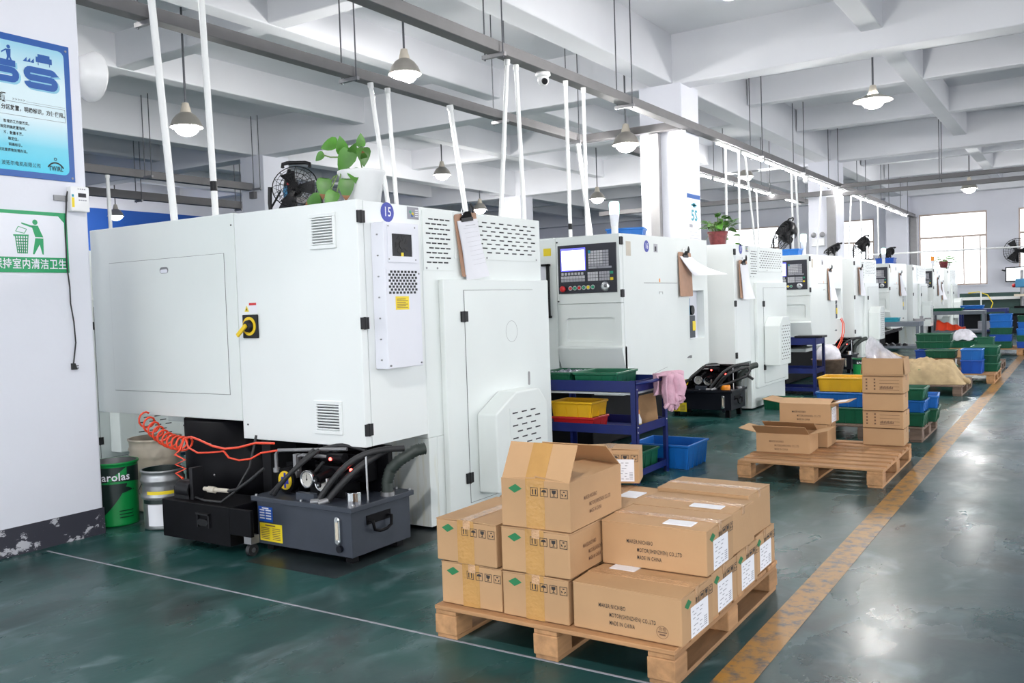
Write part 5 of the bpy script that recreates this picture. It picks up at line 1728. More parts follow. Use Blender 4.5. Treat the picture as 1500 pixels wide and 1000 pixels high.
# ------------------------------------------------------------------ plastic crates
def crate(label, x, y, z, rz, L, W, H, mat, ribs=True, group=None):
    t = thing('plastic_crate', label, 'crate', (x, y, z), rz, group)
    a, c = L / 2, W / 2
    k = 0.93
    loops = [(a * k, c * k, 0), (a, c, H - 0.02), (a + 0.012, c + 0.012, H - 0.018), (a + 0.012, c + 0.012, H), (a - 0.006, c - 0.006, H), (a * k - 0.006, c * k - 0.006, 0.006)]
    vs = [(sx * p, sy * q, zz) for (p, q, zz) in loops for (sx, sy) in ((-1, -1), (1, -1), (1, 1), (-1, 1))]
    fs = [(3, 2, 1, 0)]
    for i in range(len(loops) - 1):
        for j in range(4):
            n = (j + 1) % 4
            fs.append((4 * i + j, 4 * i + n, 4 * i + 4 + n, 4 * i + 4 + j))
    m = len(loops) * 4 - 4
    fs.append((m, m + 1, m + 2, m + 3))
    MB().add(vs, fs).build('crate_body', M[mat], t, bevel=0.003, seg=1)
    if ribs:
        b = MB()
        nl, nw = max(2, round(L / 0.09)), max(2, round(W / 0.09))
        for s in (-1, 1):
            for i in range(nl):
                u = -a * 0.86 + 2 * a * 0.86 * i / (nl - 1)
                b.add([(u - 0.004, s * c * k, 0), (u + 0.004, s * c * k, 0), (u + 0.004, s * (c + 0.01), H - 0.02), (u - 0.004, s * (c + 0.01), H - 0.02), (u - 0.004, s * (c * k + 0.008), 0), (u + 0.004, s * (c * k + 0.008), 0)], [(0, 1, 5, 4), (4, 5, 2, 3), (0, 4, 3), (1, 2, 5)])
            for i in range(nw):
                u = -c * 0.86 + 2 * c * 0.86 * i / (nw - 1)
                b.add([(s * a * k, u - 0.004, 0), (s * a * k, u + 0.004, 0), (s * (a + 0.01), u + 0.004, H - 0.02), (s * (a + 0.01), u - 0.004, H - 0.02), (s * (a * k + 0.008), u - 0.004, 0), (s * (a * k + 0.008), u + 0.004, 0)], [(0, 1, 5, 4), (4, 5, 2, 3), (0, 4, 3), (1, 2, 5)])
            pill(b, 0, 0, 0.001, 0.001, 0, 0.0001, 1)
        b.build('ribs', M[mat], t, kind='stuff')
    return t

# blue service cart beside the first machine
def cart(label, x0, x1, y0, y1, mat, tops, posts=0.79):
    t = thing('service_cart', label, 'cart', ((x0 + x1) / 2, (y0 + y1) / 2, 0))
    a, c = (x1 - x0) / 2, (y1 - y0) / 2
    for (sx, sy) in ((-1, -1), (1, -1), (1, 1), (-1, 1)):
        b = MB()
        px, py = sx * a, sy * c
        b.box(min(px, px - sx * 0.045), max(px, px - sx * 0.045), min(py, py - sy * 0.004), max(py, py - sy * 0.004), 0, posts)
        b.box(min(px, px - sx * 0.004), max(px, px - sx * 0.004), min(py, py - sy * 0.045), max(py, py - sy * 0.045), 0, posts)
        b.build('leg', M[mat], t)
    for (z, hr) in tops:
        b = MB()
        i = 0.005
        b.box(-a + i, a - i, -c + i, c - i, z, z + 0.006)
        b.box(-a + i, a - i, -c + i, -c + i + 0.005, z + 0.006, z + hr).box(-a + i, a - i, c - i - 0.005, c - i, z + 0.006, z + hr)
        b.box(-a + i, -a + i + 0.005, -c + 0.01, c - 0.01, z + 0.006, z + hr).box(a - i - 0.005, a - i, -c + 0.01, c - 0.01, z + 0.006, z + hr)
        b.build('tray', M[mat], t)
    return t
t = cart('blue steel service cart between the first two machines', -3.76, -2.87, 6.14, 6.74, 'cart_blue', [(0.70, 0.085), (0.375, 0.07), (0.05, 0.05)])
MB().tube([(0.44, -0.28, 0.765), (0.5, -0.27, 0.775), (0.53, -0.2, 0.78), (0.53, 0.2, 0.78), (0.5, 0.27, 0.775), (0.44, 0.28, 0.765)], 0.013, 8).build('push_handle', M['cart_blue'], t)
b = MB()
for (x, y, z) in ((0.4455, -0.275, 0.76), (0.4455, -0.275, 0.72), (0.4455, -0.275, 0.43), (0.4455, -0.275, 0.39), (0.4455, 0.275, 0.43), (0.4455, -0.275, 0.09)):
    b.ball((x, y, z), 0.007, 6, 4)
b.build('bolts', M['steel'], t, kind='stuff')
MB().box(-0.4, 0.40, -0.25, 0.27, 0.675, 0.690).build('drip_tray', M['cabinet_white'], t)
c1 = crate('green crate full of small metal parts on the blue cart', -3.62, 6.40, 0.7065, 0.0, 0.30, 0.42, 0.135, 'bin_green')
c2 = crate('empty green crate on the blue cart, right of the one with parts', -3.26, 6.42, 0.7065, 0.06, 0.36, 0.42, 0.135, 'bin_green')
b = MB()
for k in range(170):
    x, y = random.uniform(-3.74, -3.5), random.uniform(6.22, 6.58)
    z = 0.715 + random.uniform(0.085, 0.12)
    T = Matrix.Translation((x, y, z)) @ Matrix.Rotation(random.uniform(0, 6), 4, 'Z') @ Matrix.Rotation(random.uniform(0, 3), 4, 'X')
    b.box(-0.012, 0.012, -0.006, 0.006, -0.006, 0.006, T)
b.M = None
b.box(-3.745, -3.495, 6.215, 6.585, 0.714, 0.79)
o = b.build('machined_parts', M['metal_parts'])
tag(o, 'heap of small bright machined metal parts in green crate', 'parts', None, 'stuff')
crate('red crate under the yellow one on the cart middle shelf', -3.46, 6.34, 0.3825, 0.02, 0.36, 0.26, 0.10, 'bin_red')
crate('yellow crate stacked on the red one on the cart middle shelf', -3.465, 6.335, 0.482, 0.0, 0.36, 0.27, 0.125, 'bin_yellow')
t = thing('cardboard_sheet', 'folded piece of cardboard leaning on the cart middle shelf', 'cardboard', (-2.98, 6.58, 0.382))
MB().prism([(-0.13, 0, 0), (0.1, 0, 0), (0.05, 0.05, 0.27), (-0.08, 0.03, 0.24)], (0, 0.005, 0)).build('sheet', M['cardboard'], t)
t = thing('bottle', 'clear bottle with amber liquid and orange cap on the cart', 'bottle', (-2.935, 6.30, 0.382))
MB().lathe([(0.0, 0.0), (0.03, 0.0), (0.032, 0.02), (0.032, 0.09), (0.02, 0.125), (0.014, 0.14)], n=16).build('bottle_body', M['paper'], t)
MB().lathe([(0.0325, 0.02), (0.0325, 0.06)], n=16).build('bottle_label', M['sticker_yellow'], t)
MB().lathe([(0.018, 0.135), (0.018, 0.165), (0.0, 0.166)], n=12).build('bottle_cap', M['amber'], t)
crate('green crate on the lowest shelf of the blue cart', -3.06, 6.42, 0.058, 0.0, 0.3, 0.4, 0.16, 'bin_green')
crate('blue crate on the floor behind the service cart', -2.98, 7.03, 0.0, 0.0, 0.5, 0.44, 0.2, 'bin_blue')
# pink work gloves hung over the cart handle
t = thing('work_gloves', 'pink knitted work gloves hanging over the cart handle', 'gloves', (-2.765, 6.50, 0.79))
b = MB()
def glove(u, v):
    s = v * 0.36 - 0.12
    if s < 0:
        x, z = -0.02 + 0.035 * math.cos(PI * (-s / 0.12)) * -1, 0.012 - (abs(s) - 0.0) * 1.2
        x = -0.045
    else:
        x, z = 0.02 + 0.03 * v, 0.01 - s * 0.95
    y = (u - 0.5) * (0.34 - 0.10 * v) + 0.02 * math.sin(7 * v)
    x += 0.030 * math.sin(u * 13 + v * 4) + 0.014 * math.sin(u * 29 + 9 * v)
    if abs(s) < 0.05:
        k = 1 - abs(s) / 0.05
        z = max(z, 0.0) + 0.018 * k
    return (x, y, z + 0.012 * math.sin(u * 9))
b.grid(glove, 26, 26)
o = b.build('glove', M['glove_pink'], t)
so = o.modifiers.new('thick', 'SOLIDIFY')
so.thickness = 0.012
def finger(x0, y0, z0, dx, dy, l, r):
    b = MB()
    b.tube([(x0, y0, z0), (x0 + dx * 0.5, y0 + dy * 0.5, z0 - l * 0.5), (x0 + dx, y0 + dy, z0 - l), (x0 + dx, y0 + dy, z0 - l - r * 0.8)], [r, r * 1.05, r * 0.95, r * 0.3], 8)
    b.build('glove_finger', M['glove_pink'], t)
for k in range(5):
    finger(0.045 + 0.008 * (k % 2), -0.095 + 0.034 * k, -0.195, 0.008 * (k - 2), 0.01 * (k - 2), (0.03, 0.05, 0.06, 0.05, 0.035)[k], 0.018)
for k in range(4):
    finger(0.075, -0.02 + 0.03 * k, -0.13, 0.02, 0.014 * k - 0.01, 0.05, 0.017)
MB().tube([(0.02, 0.02, 0.02), (0.075, 0.03, -0.02), (0.085, 0.035, -0.08), (0.078, 0.03, -0.14)], [0.03, 0.055, 0.06, 0.05], 10).build('glove', M['glove_pink'], t)

# crates on the pallet behind the carton stack
crate('yellow crate on top of the blue one behind the second pallet', -2.02, 9.18, 0.438, 0.0, 0.42, 0.34, 0.14, 'bin_yellow')
crate('wide blue crate between the yellow and green ones behind the second pallet', -1.99, 9.15, 0.295, 0.0, 0.5, 0.36, 0.142, 'bin_blue')
crate('green crate lowest on the pallet under the blue and yellow crates', -1.97, 9.12, 0.1415, 0.0, 0.44, 0.36, 0.152, 'bin_green')
crate('green crate topmost of the stack right of the five high cartons', -1.45, 9.05, 0.386, 0.0, 0.38, 0.3, 0.115, 'bin_green')
crate('blue crate in the middle of the stack right of the five high cartons', -1.45, 9.06, 0.272, 0.0, 0.38, 0.3, 0.113, 'bin_blue')
crate('green crate lowest of the stack right of the five high cartons', -1.45, 9.06, 0.1415, 0.0, 0.38, 0.3, 0.13, 'bin_green')
crate('blue crate behind that stack, at the pallet edge near the line', -1.38, 9.45, 0.272, 0.1, 0.34, 0.36, 0.12, 'bin_blue')
crate('green crate below it at the pallet edge near the line', -1.40, 9.45, 0.1415, 0.05, 0.38, 0.36, 0.13, 'bin_green')
crate('green crate low on the floor beside the second cart', -3.15, 11.0, 0.0, 0.0, 0.4, 0.3, 0.14, 'bin_green')

# crates beyond the burlap
crate('deep blue crate below, front of the pallet past the burlap', -1.435, 14.95, 0.1415, 0.0, 0.28, 0.36, 0.20, 'bin_deep_blue')
crate('bright blue crate on top, front of the pallet past the burlap', -1.435, 14.95, 0.342, 0.0, 0.28, 0.36, 0.16, 'bin_blue')
for k, w in enumerate(('lowest', 'second', 'topmost')):
    crate('%s green crate of the stack right of the blue crates past the burlap' % w, -1.30, 15.45, 0.1415 + 0.125 * k, 0.0, 0.36, 0.5, 0.127, 'bin_green')
crate('green crate on the brown carton past the burlap', -1.9, 15.3, 0.347, 0.0, 0.42, 0.32, 0.12, 'bin_green')
crate('lower blue crate left of the brown carton past the burlap', -2.12, 15.75, 0.1415, 0.0, 0.4, 0.34, 0.15, 'bin_deep_blue')
crate('upper blue crate left of the brown carton past the burlap', -2.12, 15.75, 0.292, 0.0, 0.4, 0.34, 0.15, 'bin_deep_blue')
crate('lower of two wide green crates above the blue ones past the burlap', -2.05, 15.72, 0.47, 0.0, 0.5, 0.34, 0.115, 'bin_green')
crate('upper of two wide green crates above the blue ones past the burlap', -2.05, 15.72, 0.586, 0.0, 0.5, 0.34, 0.12, 'bin_green')
crate('green crate under the pale bag far down the row', -1.95, 18.5, 0.317, 0.0, 0.5, 0.34, 0.13, 'bin_green')
crate('green crate beside the pale bag crate far down the row', -1.58, 18.6, 0.1415, 0.0, 0.3, 0.4, 0.36, 'bin_green')
crate('small green crate on the floor beside the burlap pallet', -1.72, 14.45, 0.0, 0.2, 0.25, 0.25, 0.3, 'bin_green')
cols = ['bin_green', 'bin_deep_blue', 'bin_green', 'bin_blue', 'bin_blue']
ord_ = ['lowest', 'second', 'third', 'fourth', 'topmost']
for k in range(5):
    crate('%s crate of the tallest crate stack on the farthest pallet' % ord_[k], -1.5, 21.3, 0.1415 + 0.143 * k, 0.0, 0.4, 0.34, 0.145, cols[k])
for k, c in enumerate(('bin_deep_blue', 'bin_green', 'bin_blue', 'bin_blue', 'bin_green')):
    crate('%s crate of the second crate stack on the farthest pallet' % ord_[k], -0.96, 21.35 + 0.35 * (k > 2), 0.1415 + 0.132 * k, 0.0, 0.5, 0.36, 0.134, c)
b = MB()
t = thing('scrap_bag', 'pale lumpy plastic bag of scrap on a green crate', 'bag', (-1.92, 18.5, 0.44))
b.grid(lambda u, v: ((0.21 + 0.02 * math.sin(10 * PI * u)) * math.cos(2 * PI * u) * math.cos(1.5 * v), 0.15 * math.sin(2 * PI * u) * math.cos(1.5 * v), 0.02 + 0.19 * math.sin(1.5 * v) + 0.014 * math.sin(14 * PI * u + 7 * v)), 36, 12)
b.build('bag_film', M['bag_plastic'], t)
t = thing('burlap_sack', 'heap of tan burlap sacking thrown over the worn pallet', 'sack', (-2.0, 13.3, 0.142))
from mathutils import noise
def sack(u, v):
    x = -0.62 + 1.28 * u
    y = -0.36 + 0.75 * v
    e = max(0.0, math.sin(PI * min(1, max(0, v)))) ** 0.5 * min(1, (1 - u) * 7) * min(1, u * 9)
    q = noise.ridged_multi_fractal(Vector((3.2 * u + 1.5 * v, 2.2 * v - 0.8 * u, 0.3)), 0.9, 2.1, 4, 1.0, 2.0)
    h = 0.16 + 0.16 * (1 - u) + 0.085 * q
    return (x, y + 0.04 * math.sin(8 * u), max(0.004, h * e))
b = MB()
b.grid(sack, 70, 40)
b.build('sacking', M['burlap'], t)
MB().box(0.10, 0.13, -0.33, -0.3, 0.17, 0.2).build('green_print', M['print_green'], t)
MB().tube([(0.6, -0.05, 0.05), (0.66, -0.08, 0.03), (0.7, -0.1, 0.012)], [0.03, 0.05, 0.02], 8).build('tied_neck', M['burlap'], t)
# ------------------------------------------------------------------ carts and tables farther down
cart('second blue service cart beside the third machine', -3.95, -3.14, 12.58, 13.1, 'cart_blue', [(0.70, 0.085), (0.30, 0.07), (0.05, 0.05)])
t = thing('tray', 'dark flat tray on the second blue cart', 'tray', (-3.25, 12.8, 0.792))
MB().box(-0.2, 0.18, -0.15, 0.15, 0, 0.03).build('tray_body', M['black_plastic'], t, bevel=0.005)
t = thing('waste_bin', 'brown bin holding a pale round bag behind the second cart', 'bin', (-3.22, 13.6, 0))
MB().lathe([(0, 0), (0.17, 0), (0.23, 0.42), (0.245, 0.43), (0.225, 0.44), (0.0, 0.40)], n=24).build('bin_body', M['old_wood'], t)
MB().ball((0, 0, 0.45), 0.19, 16, 10, (1, 1, 1.1)).build('bag', M['bag_plastic'], t)

def work_table(label, x0, x1, y0, y1, h, mat, shelf=0.25):
    t = thing('work_table', label, 'table', ((x0 + x1) / 2, (y0 + y1) / 2, 0))
    a, c = (x1 - x0) / 2, (y1 - y0) / 2
    MB().box(-a, a, -c, c, h - 0.09, h).build('table_top', M[mat], t, bevel=0.004)
    for (sx, sy) in ((-1, -1), (1, -1), (1, 1), (-1, 1)):
        MB().box(sx * (a - 0.03) - 0.028, sx * (a - 0.03) + 0.028, sy * (c - 0.03) - 0.028, sy * (c - 0.03) + 0.028, 0, h - 0.091).build('leg', M[mat], t)
    MB().box(-a + 0.06, a - 0.06, -c, c, shelf, shelf + 0.05).build('shelf', M[mat], t)
    return t
t = work_table('grey steel work table with ramp frame in front of the sixth machine', -4.1, -2.72, 18.75, 19.35, 0.80, 'cart_grey', 0.28)
MB().prism([(-0.6, -0.22, 0.36), (0.3, -0.22, 0.62), (0.3, -0.22, 0.68), (-0.6, -0.22, 0.42)], (0, 0.44, 0)).build('sloping_chute', M['gap_dark'], t)
b = MB()
for k in range(7):
    b.cyl((-0.3 + 0.12 * k, -0.25, 0.345), (-0.3 + 0.12 * k, -0.1, 0.345), 0.04, n=10)
b.build('rollers', M['black_plastic'], t, kind='stuff')
t = thing('vise', 'small machine vise at the end of the grey work table', 'vise', (-2.74, 19.05, 0.80))
b = MB()
b.box(-0.1, 0.08, -0.06, 0.06, 0, 0.05).box(0.0, 0.05, -0.07, 0.07, 0.05, 0.10).cyl((0.08, 0, 0.05), (0.2, 0, 0.05), 0.014, n=8)
b.build('vise_body', M['dull_steel'], t)
crate('flat teal crate on the near grey work table', -3.35, 19.0, 0.801, 0, 0.45, 0.32, 0.08, 'teal')
t = work_table('far grey work table with red basket on its shelf', -3.3, -2.1, 24.7, 25.3, 0.86, 'cart_grey', 0.32)
crate('flat green crate on the far grey work table', -2.95, 25.0, 0.861, 0, 0.7, 0.35, 0.07, 'bin_green')
t = thing('rag_pile', 'orange red heap of rags on the shelf of the far grey table', 'rags', (-2.9, 24.95, 0.371))
MB().grid(lambda u, v: (-0.3 + 0.65 * u, -0.2 + 0.4 * v, max(0.0, 0.26 * math.sin(PI * v) * (1 - 0.7 * u) + 0.02 * math.sin(20 * u))), 20, 10).build('rags', M['hose_red'], t)
t = work_table('dark blue work table before the green bench', -2.9, -1.75, 26.9, 27.5, 0.86, 'cart_blue', 0.25)
crate('teal blue crate on the dark blue work table', -2.6, 27.2, 0.861, 0, 0.55, 0.35, 0.09, 'bin_blue')
b = MB()
t = thing('parts_boxes', 'pale boxes on the shelf of the dark blue table', 'boxes', (-2.2, 27.1, 0.301))
MB().box(-0.25, 0.05, -0.15, 0.15, 0, 0.22).build('box_body', M['paper_grey'], t)
MB().box(0.1, 0.3, -0.15, 0.15, 0, 0.16).build('box_body', M['cardboard'], t)

# green bench under the windows
t = thing('workbench', 'long dark green bench below the end wall windows', 'bench', (0, 0, 0))
MB().box(-3.35, 3.0, 30.8, 31.6, 0.62, 0.78).build('bench_top', M['bench_green'], t)
MB().box(-3.35, 3.0, 31.3, 31.6, 0.78, 1.26).build('bench_back', M['bench_green'], t)
MB().box(-3.4, 3.0, 31.2, 31.3, 1.05, 1.14).build('white_rail', M['pvc_white'], t)
for x in (-2.66, -0.5, 1.6):
    MB().box(x - 0.06, x + 0.06, 30.82, 30.94, 0, 0.62).build('leg', M['bench_green'], t)
MB().box(-3.35, 3.0, 31.35, 31.6, 0, 0.62).build('bench_panel', M['tank_dark'], t)
MB().cyl((-2.72, 30.95, 0.78), (-2.72, 30.95, 1.3), 0.02, n=8).build('upright', M['pvc_white'], t)
MB().tube([(-3.1, 31.25, 1.27), (-2.8, 31.2, 1.3), (-2.55, 31.1, 1.2), (-2.4, 31.0, 0.95), (-2.45, 30.95, 0.79)], 0.015, 6).build('hose', M['sticker_yellow'], t)
t = thing('drill_press', 'blue bench drill press standing on the green bench', 'drill press', (-1.62, 31.0, 0.78))
MB().cyl((0, 0, 0), (0, 0, 1.15), 0.05, n=12).build('column', M['dull_steel'], t)
MB().box(-0.2, 0.2, -0.22, 0.18, 0, 0.06).build('base', M['black_steel'], t)
MB().box(-0.16, 0.16, -0.3, 0.16, 0.62, 0.88).build('head', M['drill_blue'], t, bevel=0.02)
MB().box(-0.2, 0.2, -0.25, 0.1, 0.35, 0.42).build('table', M['bucket_cream'], t)
MB().cyl((0, -0.2, 0.45), (0, -0.2, 0.62), 0.04, n=10).build('spindle', M['dull_steel'], t)
MB().ball((-0.2, -0.2, 0.68), 0.06, 8, 6).build('switch', M['red'], t)
t = thing('monitor', 'lit wall monitor on a bracket beside the end window', 'monitor', (-2.03, 35.1, 1.85))
MB().box(-0.30, 0.30, -0.03, 0.03, -0.26, 0.26).build('monitor_case', M['black_plastic'], t, bevel=0.01)
MB().box(-0.26, 0.26, -0.034, -0.031, -0.21, 0.22).build('screen', M['screen'], t)
MB().tube([(0, 0.03, 0), (-0.2, 0.2, 0.12), (-0.42, 0.39, 0.17)], 0.025, 8).build('bracket', M['black_plastic'], t)

def cage(mb, r, d, n, w=0.003, rings=6):
    """domed wire guard, axis local z, rim at z = 0"""
    for k in range(1, rings + 1):
        q = r * k / rings
        z = d * math.sqrt(max(0, 1 - (k / rings) ** 2)) if k < rings else 0
        mb.tube([(q * math.cos(2 * PI * i / 28), q * math.sin(2 * PI * i / 28), z) for i in range(28)], w if k < rings else w * 2, 4, closed=True)
    for i in range(n):
        a = 2 * PI * i / n
        mb.tube([(r * 0.12 * math.cos(a), r * 0.12 * math.sin(a), d), (r * 0.5 * math.cos(a), r * 0.5 * math.sin(a), d * 0.87), (r * 0.85 * math.cos(a), r * 0.85 * math.sin(a), d * 0.53), (r * math.cos(a), r * math.sin(a), 0)], w, 4, caps=False)
    return mb

def blades(root, T, r, n, mat, tw=0.5):
    for k in range(n):
        A = T @ Matrix.Rotation(2 * PI * k / n, 4, 'Z')
        b = MB(A)
        b.grid(lambda u, v: (r * (0.15 + 0.85 * u), (v - 0.5) * r * (0.25 + 0.5 * u), (v - 0.5) * r * tw * 0.5), 6, 4)
        b.build('blade', M[mat], root)
    b = MB(T)
    b.cyl((0, 0, -0.04), (0, 0, 0.05), r * 0.2, n=14)
    b.build('hub', M[mat], root)

t = thing('wall_fan', 'big round wall fan beside the end window', 'fan', (-1.98, 35.2, 2.66))
T = Matrix.Rotation(0.25, 4, 'Z') @ Matrix.Rotation(PI / 2 + 0.15, 4, 'X')
b = MB(T)
cage(b, 0.42, 0.10, 26, 0.005, 6)
b.build('guard', M['black_plastic'], t, kind='stuff')
blades(t, T, 0.37, 3, 'black_plastic', 0.4)
MB().tube([(0, 0.05, 0), (0.0, 0.2, -0.25), (0, 0.3, -0.36)], 0.05, 8).build('bracket', M['black_plastic'], t)

def floor_fan(label, loc, r, rz, tilt, shroud=0.5, wires=24):
    """drum fan on a bent foot; the wire front looks along local -y before turning"""
    t = thing('floor_fan', label, 'fan', loc, rz)
    c = r + 0.06
    T = Matrix.Translation((0, 0, c)) @ Matrix.Rotation(PI / 2 - tilt, 4, 'X')
    b = MB(T)
    cage(b, r, r * 0.25, wires, 0.0028 if wires > 20 else 0.0018, 6 if wires > 20 else 5)
    b.build('front_guard', M['black_plastic'], t, kind='stuff')
    b = MB(T)
    cage(b, r, -r * 0.45, 16, 0.003 if wires > 20 else 0.0018, 5)
    b.build('rear_guard', M['black_plastic'], t, kind='stuff')
    blades(t, T @ Matrix.Translation((0, 0, -0.02)), r * 0.85, 3, 'black_plastic')
    n = 14
    b = MB(T)
    prof = [(r * 1.02, 0.02), (r * 1.03, -r * 0.2), (r * 0.85, -r * 0.48), (r * 0.45, -r * 0.62)]
    a0 = PI / 2 - shroud * PI
    b.grid(lambda u, v: (lambda q: (q[0] * math.cos(a0 + 2 * shroud * PI * u), q[0] * math.sin(a0 + 2 * shroud * PI * u), q[1]))(prof[min(3, int(round(v * 3)))]), n, 3)
    if shroud > 0:
        o = b.build('shroud', M['black_plastic'], t)
        so = o.modifiers.new('thick', 'SOLIDIFY')
        so.thickness = 0.006
    b = MB(T)
    b.cyl((0, 0, -r * 0.65), (0, 0, -0.06), r * 0.22, n=14)
    b.build('motor', M['black_plastic'], t)
    b = MB(T)
    b.tube([(-0.09, r * 1.02, -r * 0.1), (-0.09, r * 1.18, -r * 0.1), (-0.06, r * 1.24, -r * 0.1), (0.06, r * 1.24, -r * 0.1), (0.09, r * 1.18, -r * 0.1), (0.09, r * 1.02, -r * 0.1)], 0.013, 8)
    b.build('carry_handle', M['black_plastic'], t)
    for s in (-1, 1):
        b = MB()
        b.tube([(s * (r + 0.015), 0, c), (s * (r + 0.02), 0.0, c * 0.5), (s * (r + 0.015), 0, 0.03), (s * (r - 0.02), 0.0, 0.014)], 0.014, 8)
        b.tube([(s * r, -r * 0.75, 0.014), (s * r, r * 0.75, 0.014)], 0.014, 8)
        b.build('foot', M['black_plastic'], t)
    return t
floor_fan('big black drum fan with carry handle on top of the fourth machine', (-4.08, 14.35, 2.005), 0.27, math.radians(-48), 0.45, 0.42)
f15 = floor_fan('black wire fan lying behind the plant on the nearest machine', (-4.42, 4.24, 2.02), 0.15, math.radians(35), 0.35, 0.0, 16)
t = thing('fan_handle_bag', 'black padded handle with blue label beside the wire fan', 'handle', (-4.6, 4.28, 2.02))
b = MB()
b.prism([(-0.1, 0, 0.0), (0.06, 0, 0.0), (0.10, 0, 0.12), (0.03, 0, 0.16)], (0, 0.06, 0))
b.prism([(0.02, 0, 0.13), (0.10, 0, 0.13), (0.115, 0, 0.22), (0.075, 0, 0.26), (0.03, 0, 0.25)], (0, 0.05, 0))
b.tube([(0.03, 0.02, 0.24), (0.05, 0.02, 0.30), (0.075, 0.02, 0.335), (0.1, 0.02, 0.325), (0.115, 0.02, 0.22)], 0.016, 8)
b.tube([(-0.18, 0.0, 0.01), (0.0, 0.0, 0.20)], 0.008, 6)
b.build('handle_body', M['black_plastic'], t, bevel=0.006)
MB().box(0.03, 0.065, -0.003, 0.0, 0.15, 0.23).build('blue_label', M['drill_blue'], t)
MB().box(0.065, 0.085, -0.0035, 0.0, 0.235, 0.25).build('red_mark', M['red'], t)
floor_fan('small black fan on top of the fifth machine, one of two leaning', (-3.68, 18.2, 2.022), 0.21, math.radians(-50), 0.55, 0.4)
floor_fan('low dark fan on top of the fifth machine in front of the grey duct', (-4.0, 17.3, 2.022), 0.16, math.radians(-60), 1.0, 0.4)
floor_fan('small fan with blue foot on the sixth machine', (-3.7, 21.0, 2.008), 0.18, math.radians(-50), 0.9, 0.3)

# signal towers and crates on the machine tops
def tower(label, x, y, z, on='tower_green'):
    t = thing('signal_tower', label, 'signal light', (x, y, z))
    MB().cyl((0, 0, 0), (0, 0, 0.10), 0.032, n=12).build('pole', M['pvc_white'], t)
    MB().lathe([(0.0, 0.09), (0.034, 0.10), (0.045, 0.2), (0.045, 0.21), (0, 0.21)], n=16).build('lens_base', M['sign_white'], t)
    MB().lathe([(0.045, 0.21), (0.048, 0.31), (0.04, 0.33), (0.0, 0.335)], n=16).build('lens', M[on], t)
tower('green lit signal light on the second machine in front of the blue crate', -3.72, 7.6, 2.0)
tower('green lit signal light on the fourth machine beside the big drum fan', -3.66, 14.05, 2.002)
tower('green lit signal light on the sixth machine', -3.62, 20.3, 2.0)
tower('amber signal light on the last machine by the window', -3.55, 27.0, 2.0, 'amber')
crate('bright blue crate on top of the second machine', -3.86, 8.15, 2.005, 0.3, 0.36, 0.26, 0.11, 'bin_blue')
crate('bright blue crate on top of the fourth machine below the fan', -3.86, 13.86, 2.0, 0.0, 0.4, 0.22, 0.10, 'bin_blue')
crate('blue crate on top of the sixth machine', -3.6, 20.45, 2.0, 0.0, 0.36, 0.3, 0.12, 'bin_deep_blue')

# ------------------------------------------------------------------ plants
def leaf_mesh(name, mats, L=0.1, W=0.075, curl=0.25, tip=False):
    """heart shaped leaf folded along its midrib; base at the origin, pointing along +x"""
    vs, fs, mi = [], [], []
    prof = [(0.0, 0.0), (-0.03, 0.26), (0.05, 0.42), (0.25, 0.5), (0.5, 0.43), (0.75, 0.26), (0.92, 0.09), (1.0, 0.0)]
    for k, (u, h) in enumerate(prof):
        z = -curl * L * u * u
        vs += [(u * L if k else 0.02 * L, 0, z), (u * L, h * W, z + 0.16 * h * W), (u * L, -h * W, z + 0.16 * h * W)]
    for k in range(len(prof) - 1):
        a = 3 * k
        fs += [(a, a + 3, a + 4, a + 1), (a, a + 2, a + 5, a + 3)]
        m = 1 if tip and k >= 5 else 0
        mi += [m, m]
    me = bpy.data.meshes.new(name)
    me.from_pydata(vs, [], fs)
    for q in mats:
        me.materials.append(q)
    me.polygons.foreach_set('material_index', mi)
    me.polygons.foreach_set('use_smooth', [True] * len(fs))
    me.update()
    return me
LEAF = leaf_mesh('leaf', [M['leaf'], M['leaf']])
LEAF_T = leaf_mesh('leaf', [M['leaf'], M['leaf_brown']], tip=True)
def add_leaf(root, p, direction, size, roll=0.0, tip=False, up_=(0, 0, 1)):
    o = bpy.data.objects.new('leaf', LEAF_T if tip else LEAF)
    COL.objects.link(o)
    o.parent = root
    x = Vector(direction).normalized()
    z = Vector(up_)
    z = (z - x * z.dot(x))
    z = z.normalized() if z.length > 0.05 else x.orthogonal().normalized()
    y = z.cross(x)
    R_ = Matrix((x, y, z)).transposed().to_4x4() @ Matrix.Rotation(roll, 4, 'X')
    o.matrix_local = Matrix.Translation(p) @ R_ @ Matrix.Scale(size / 0.1, 4)
t = thing('potted_plant', 'trailing pothos in a white plastic pot on the nearest machine', 'plant', (-3.79, 4.20, 2.022))
MB().lathe([(0.0, 0.0), (0.105, 0.0), (0.135, 0.20), (0.15, 0.22), (0.148, 0.235), (0.135, 0.232), (0.125, 0.2), (0.0, 0.19)], n=24).build('pot', M['pot_white'], t)
MB().lathe([(0.0, 0.2), (0.127, 0.195)], n=20).build('soil', M['soil'], t)
def stem(pts):
    MB().tube(pts, 0.0045, 6).build('stem', M['stem'], t)
CAMD = (0.62, -0.72, 0.3)
stem([(-0.03, 0, 0.2), (-0.10, -0.05, 0.24), (-0.16, -0.08, 0.21), (-0.20, -0.1, 0.14), (-0.22, -0.1, 0.08)])
stem([(-0.02, 0, 0.2), (-0.08, -0.04, 0.27), (-0.10, -0.05, 0.33), (-0.14, -0.06, 0.40)])
stem([(-0.10, -0.05, 0.33), (-0.2, -0.06, 0.34), (-0.26, -0.06, 0.36)])
stem([(0.02, 0, 0.2), (0.03, -0.04, 0.3), (0.06, -0.04, 0.37)])
stem([(0.0, -0.05, 0.2), (-0.05, -0.13, 0.22), (-0.06, -0.16, 0.1)])
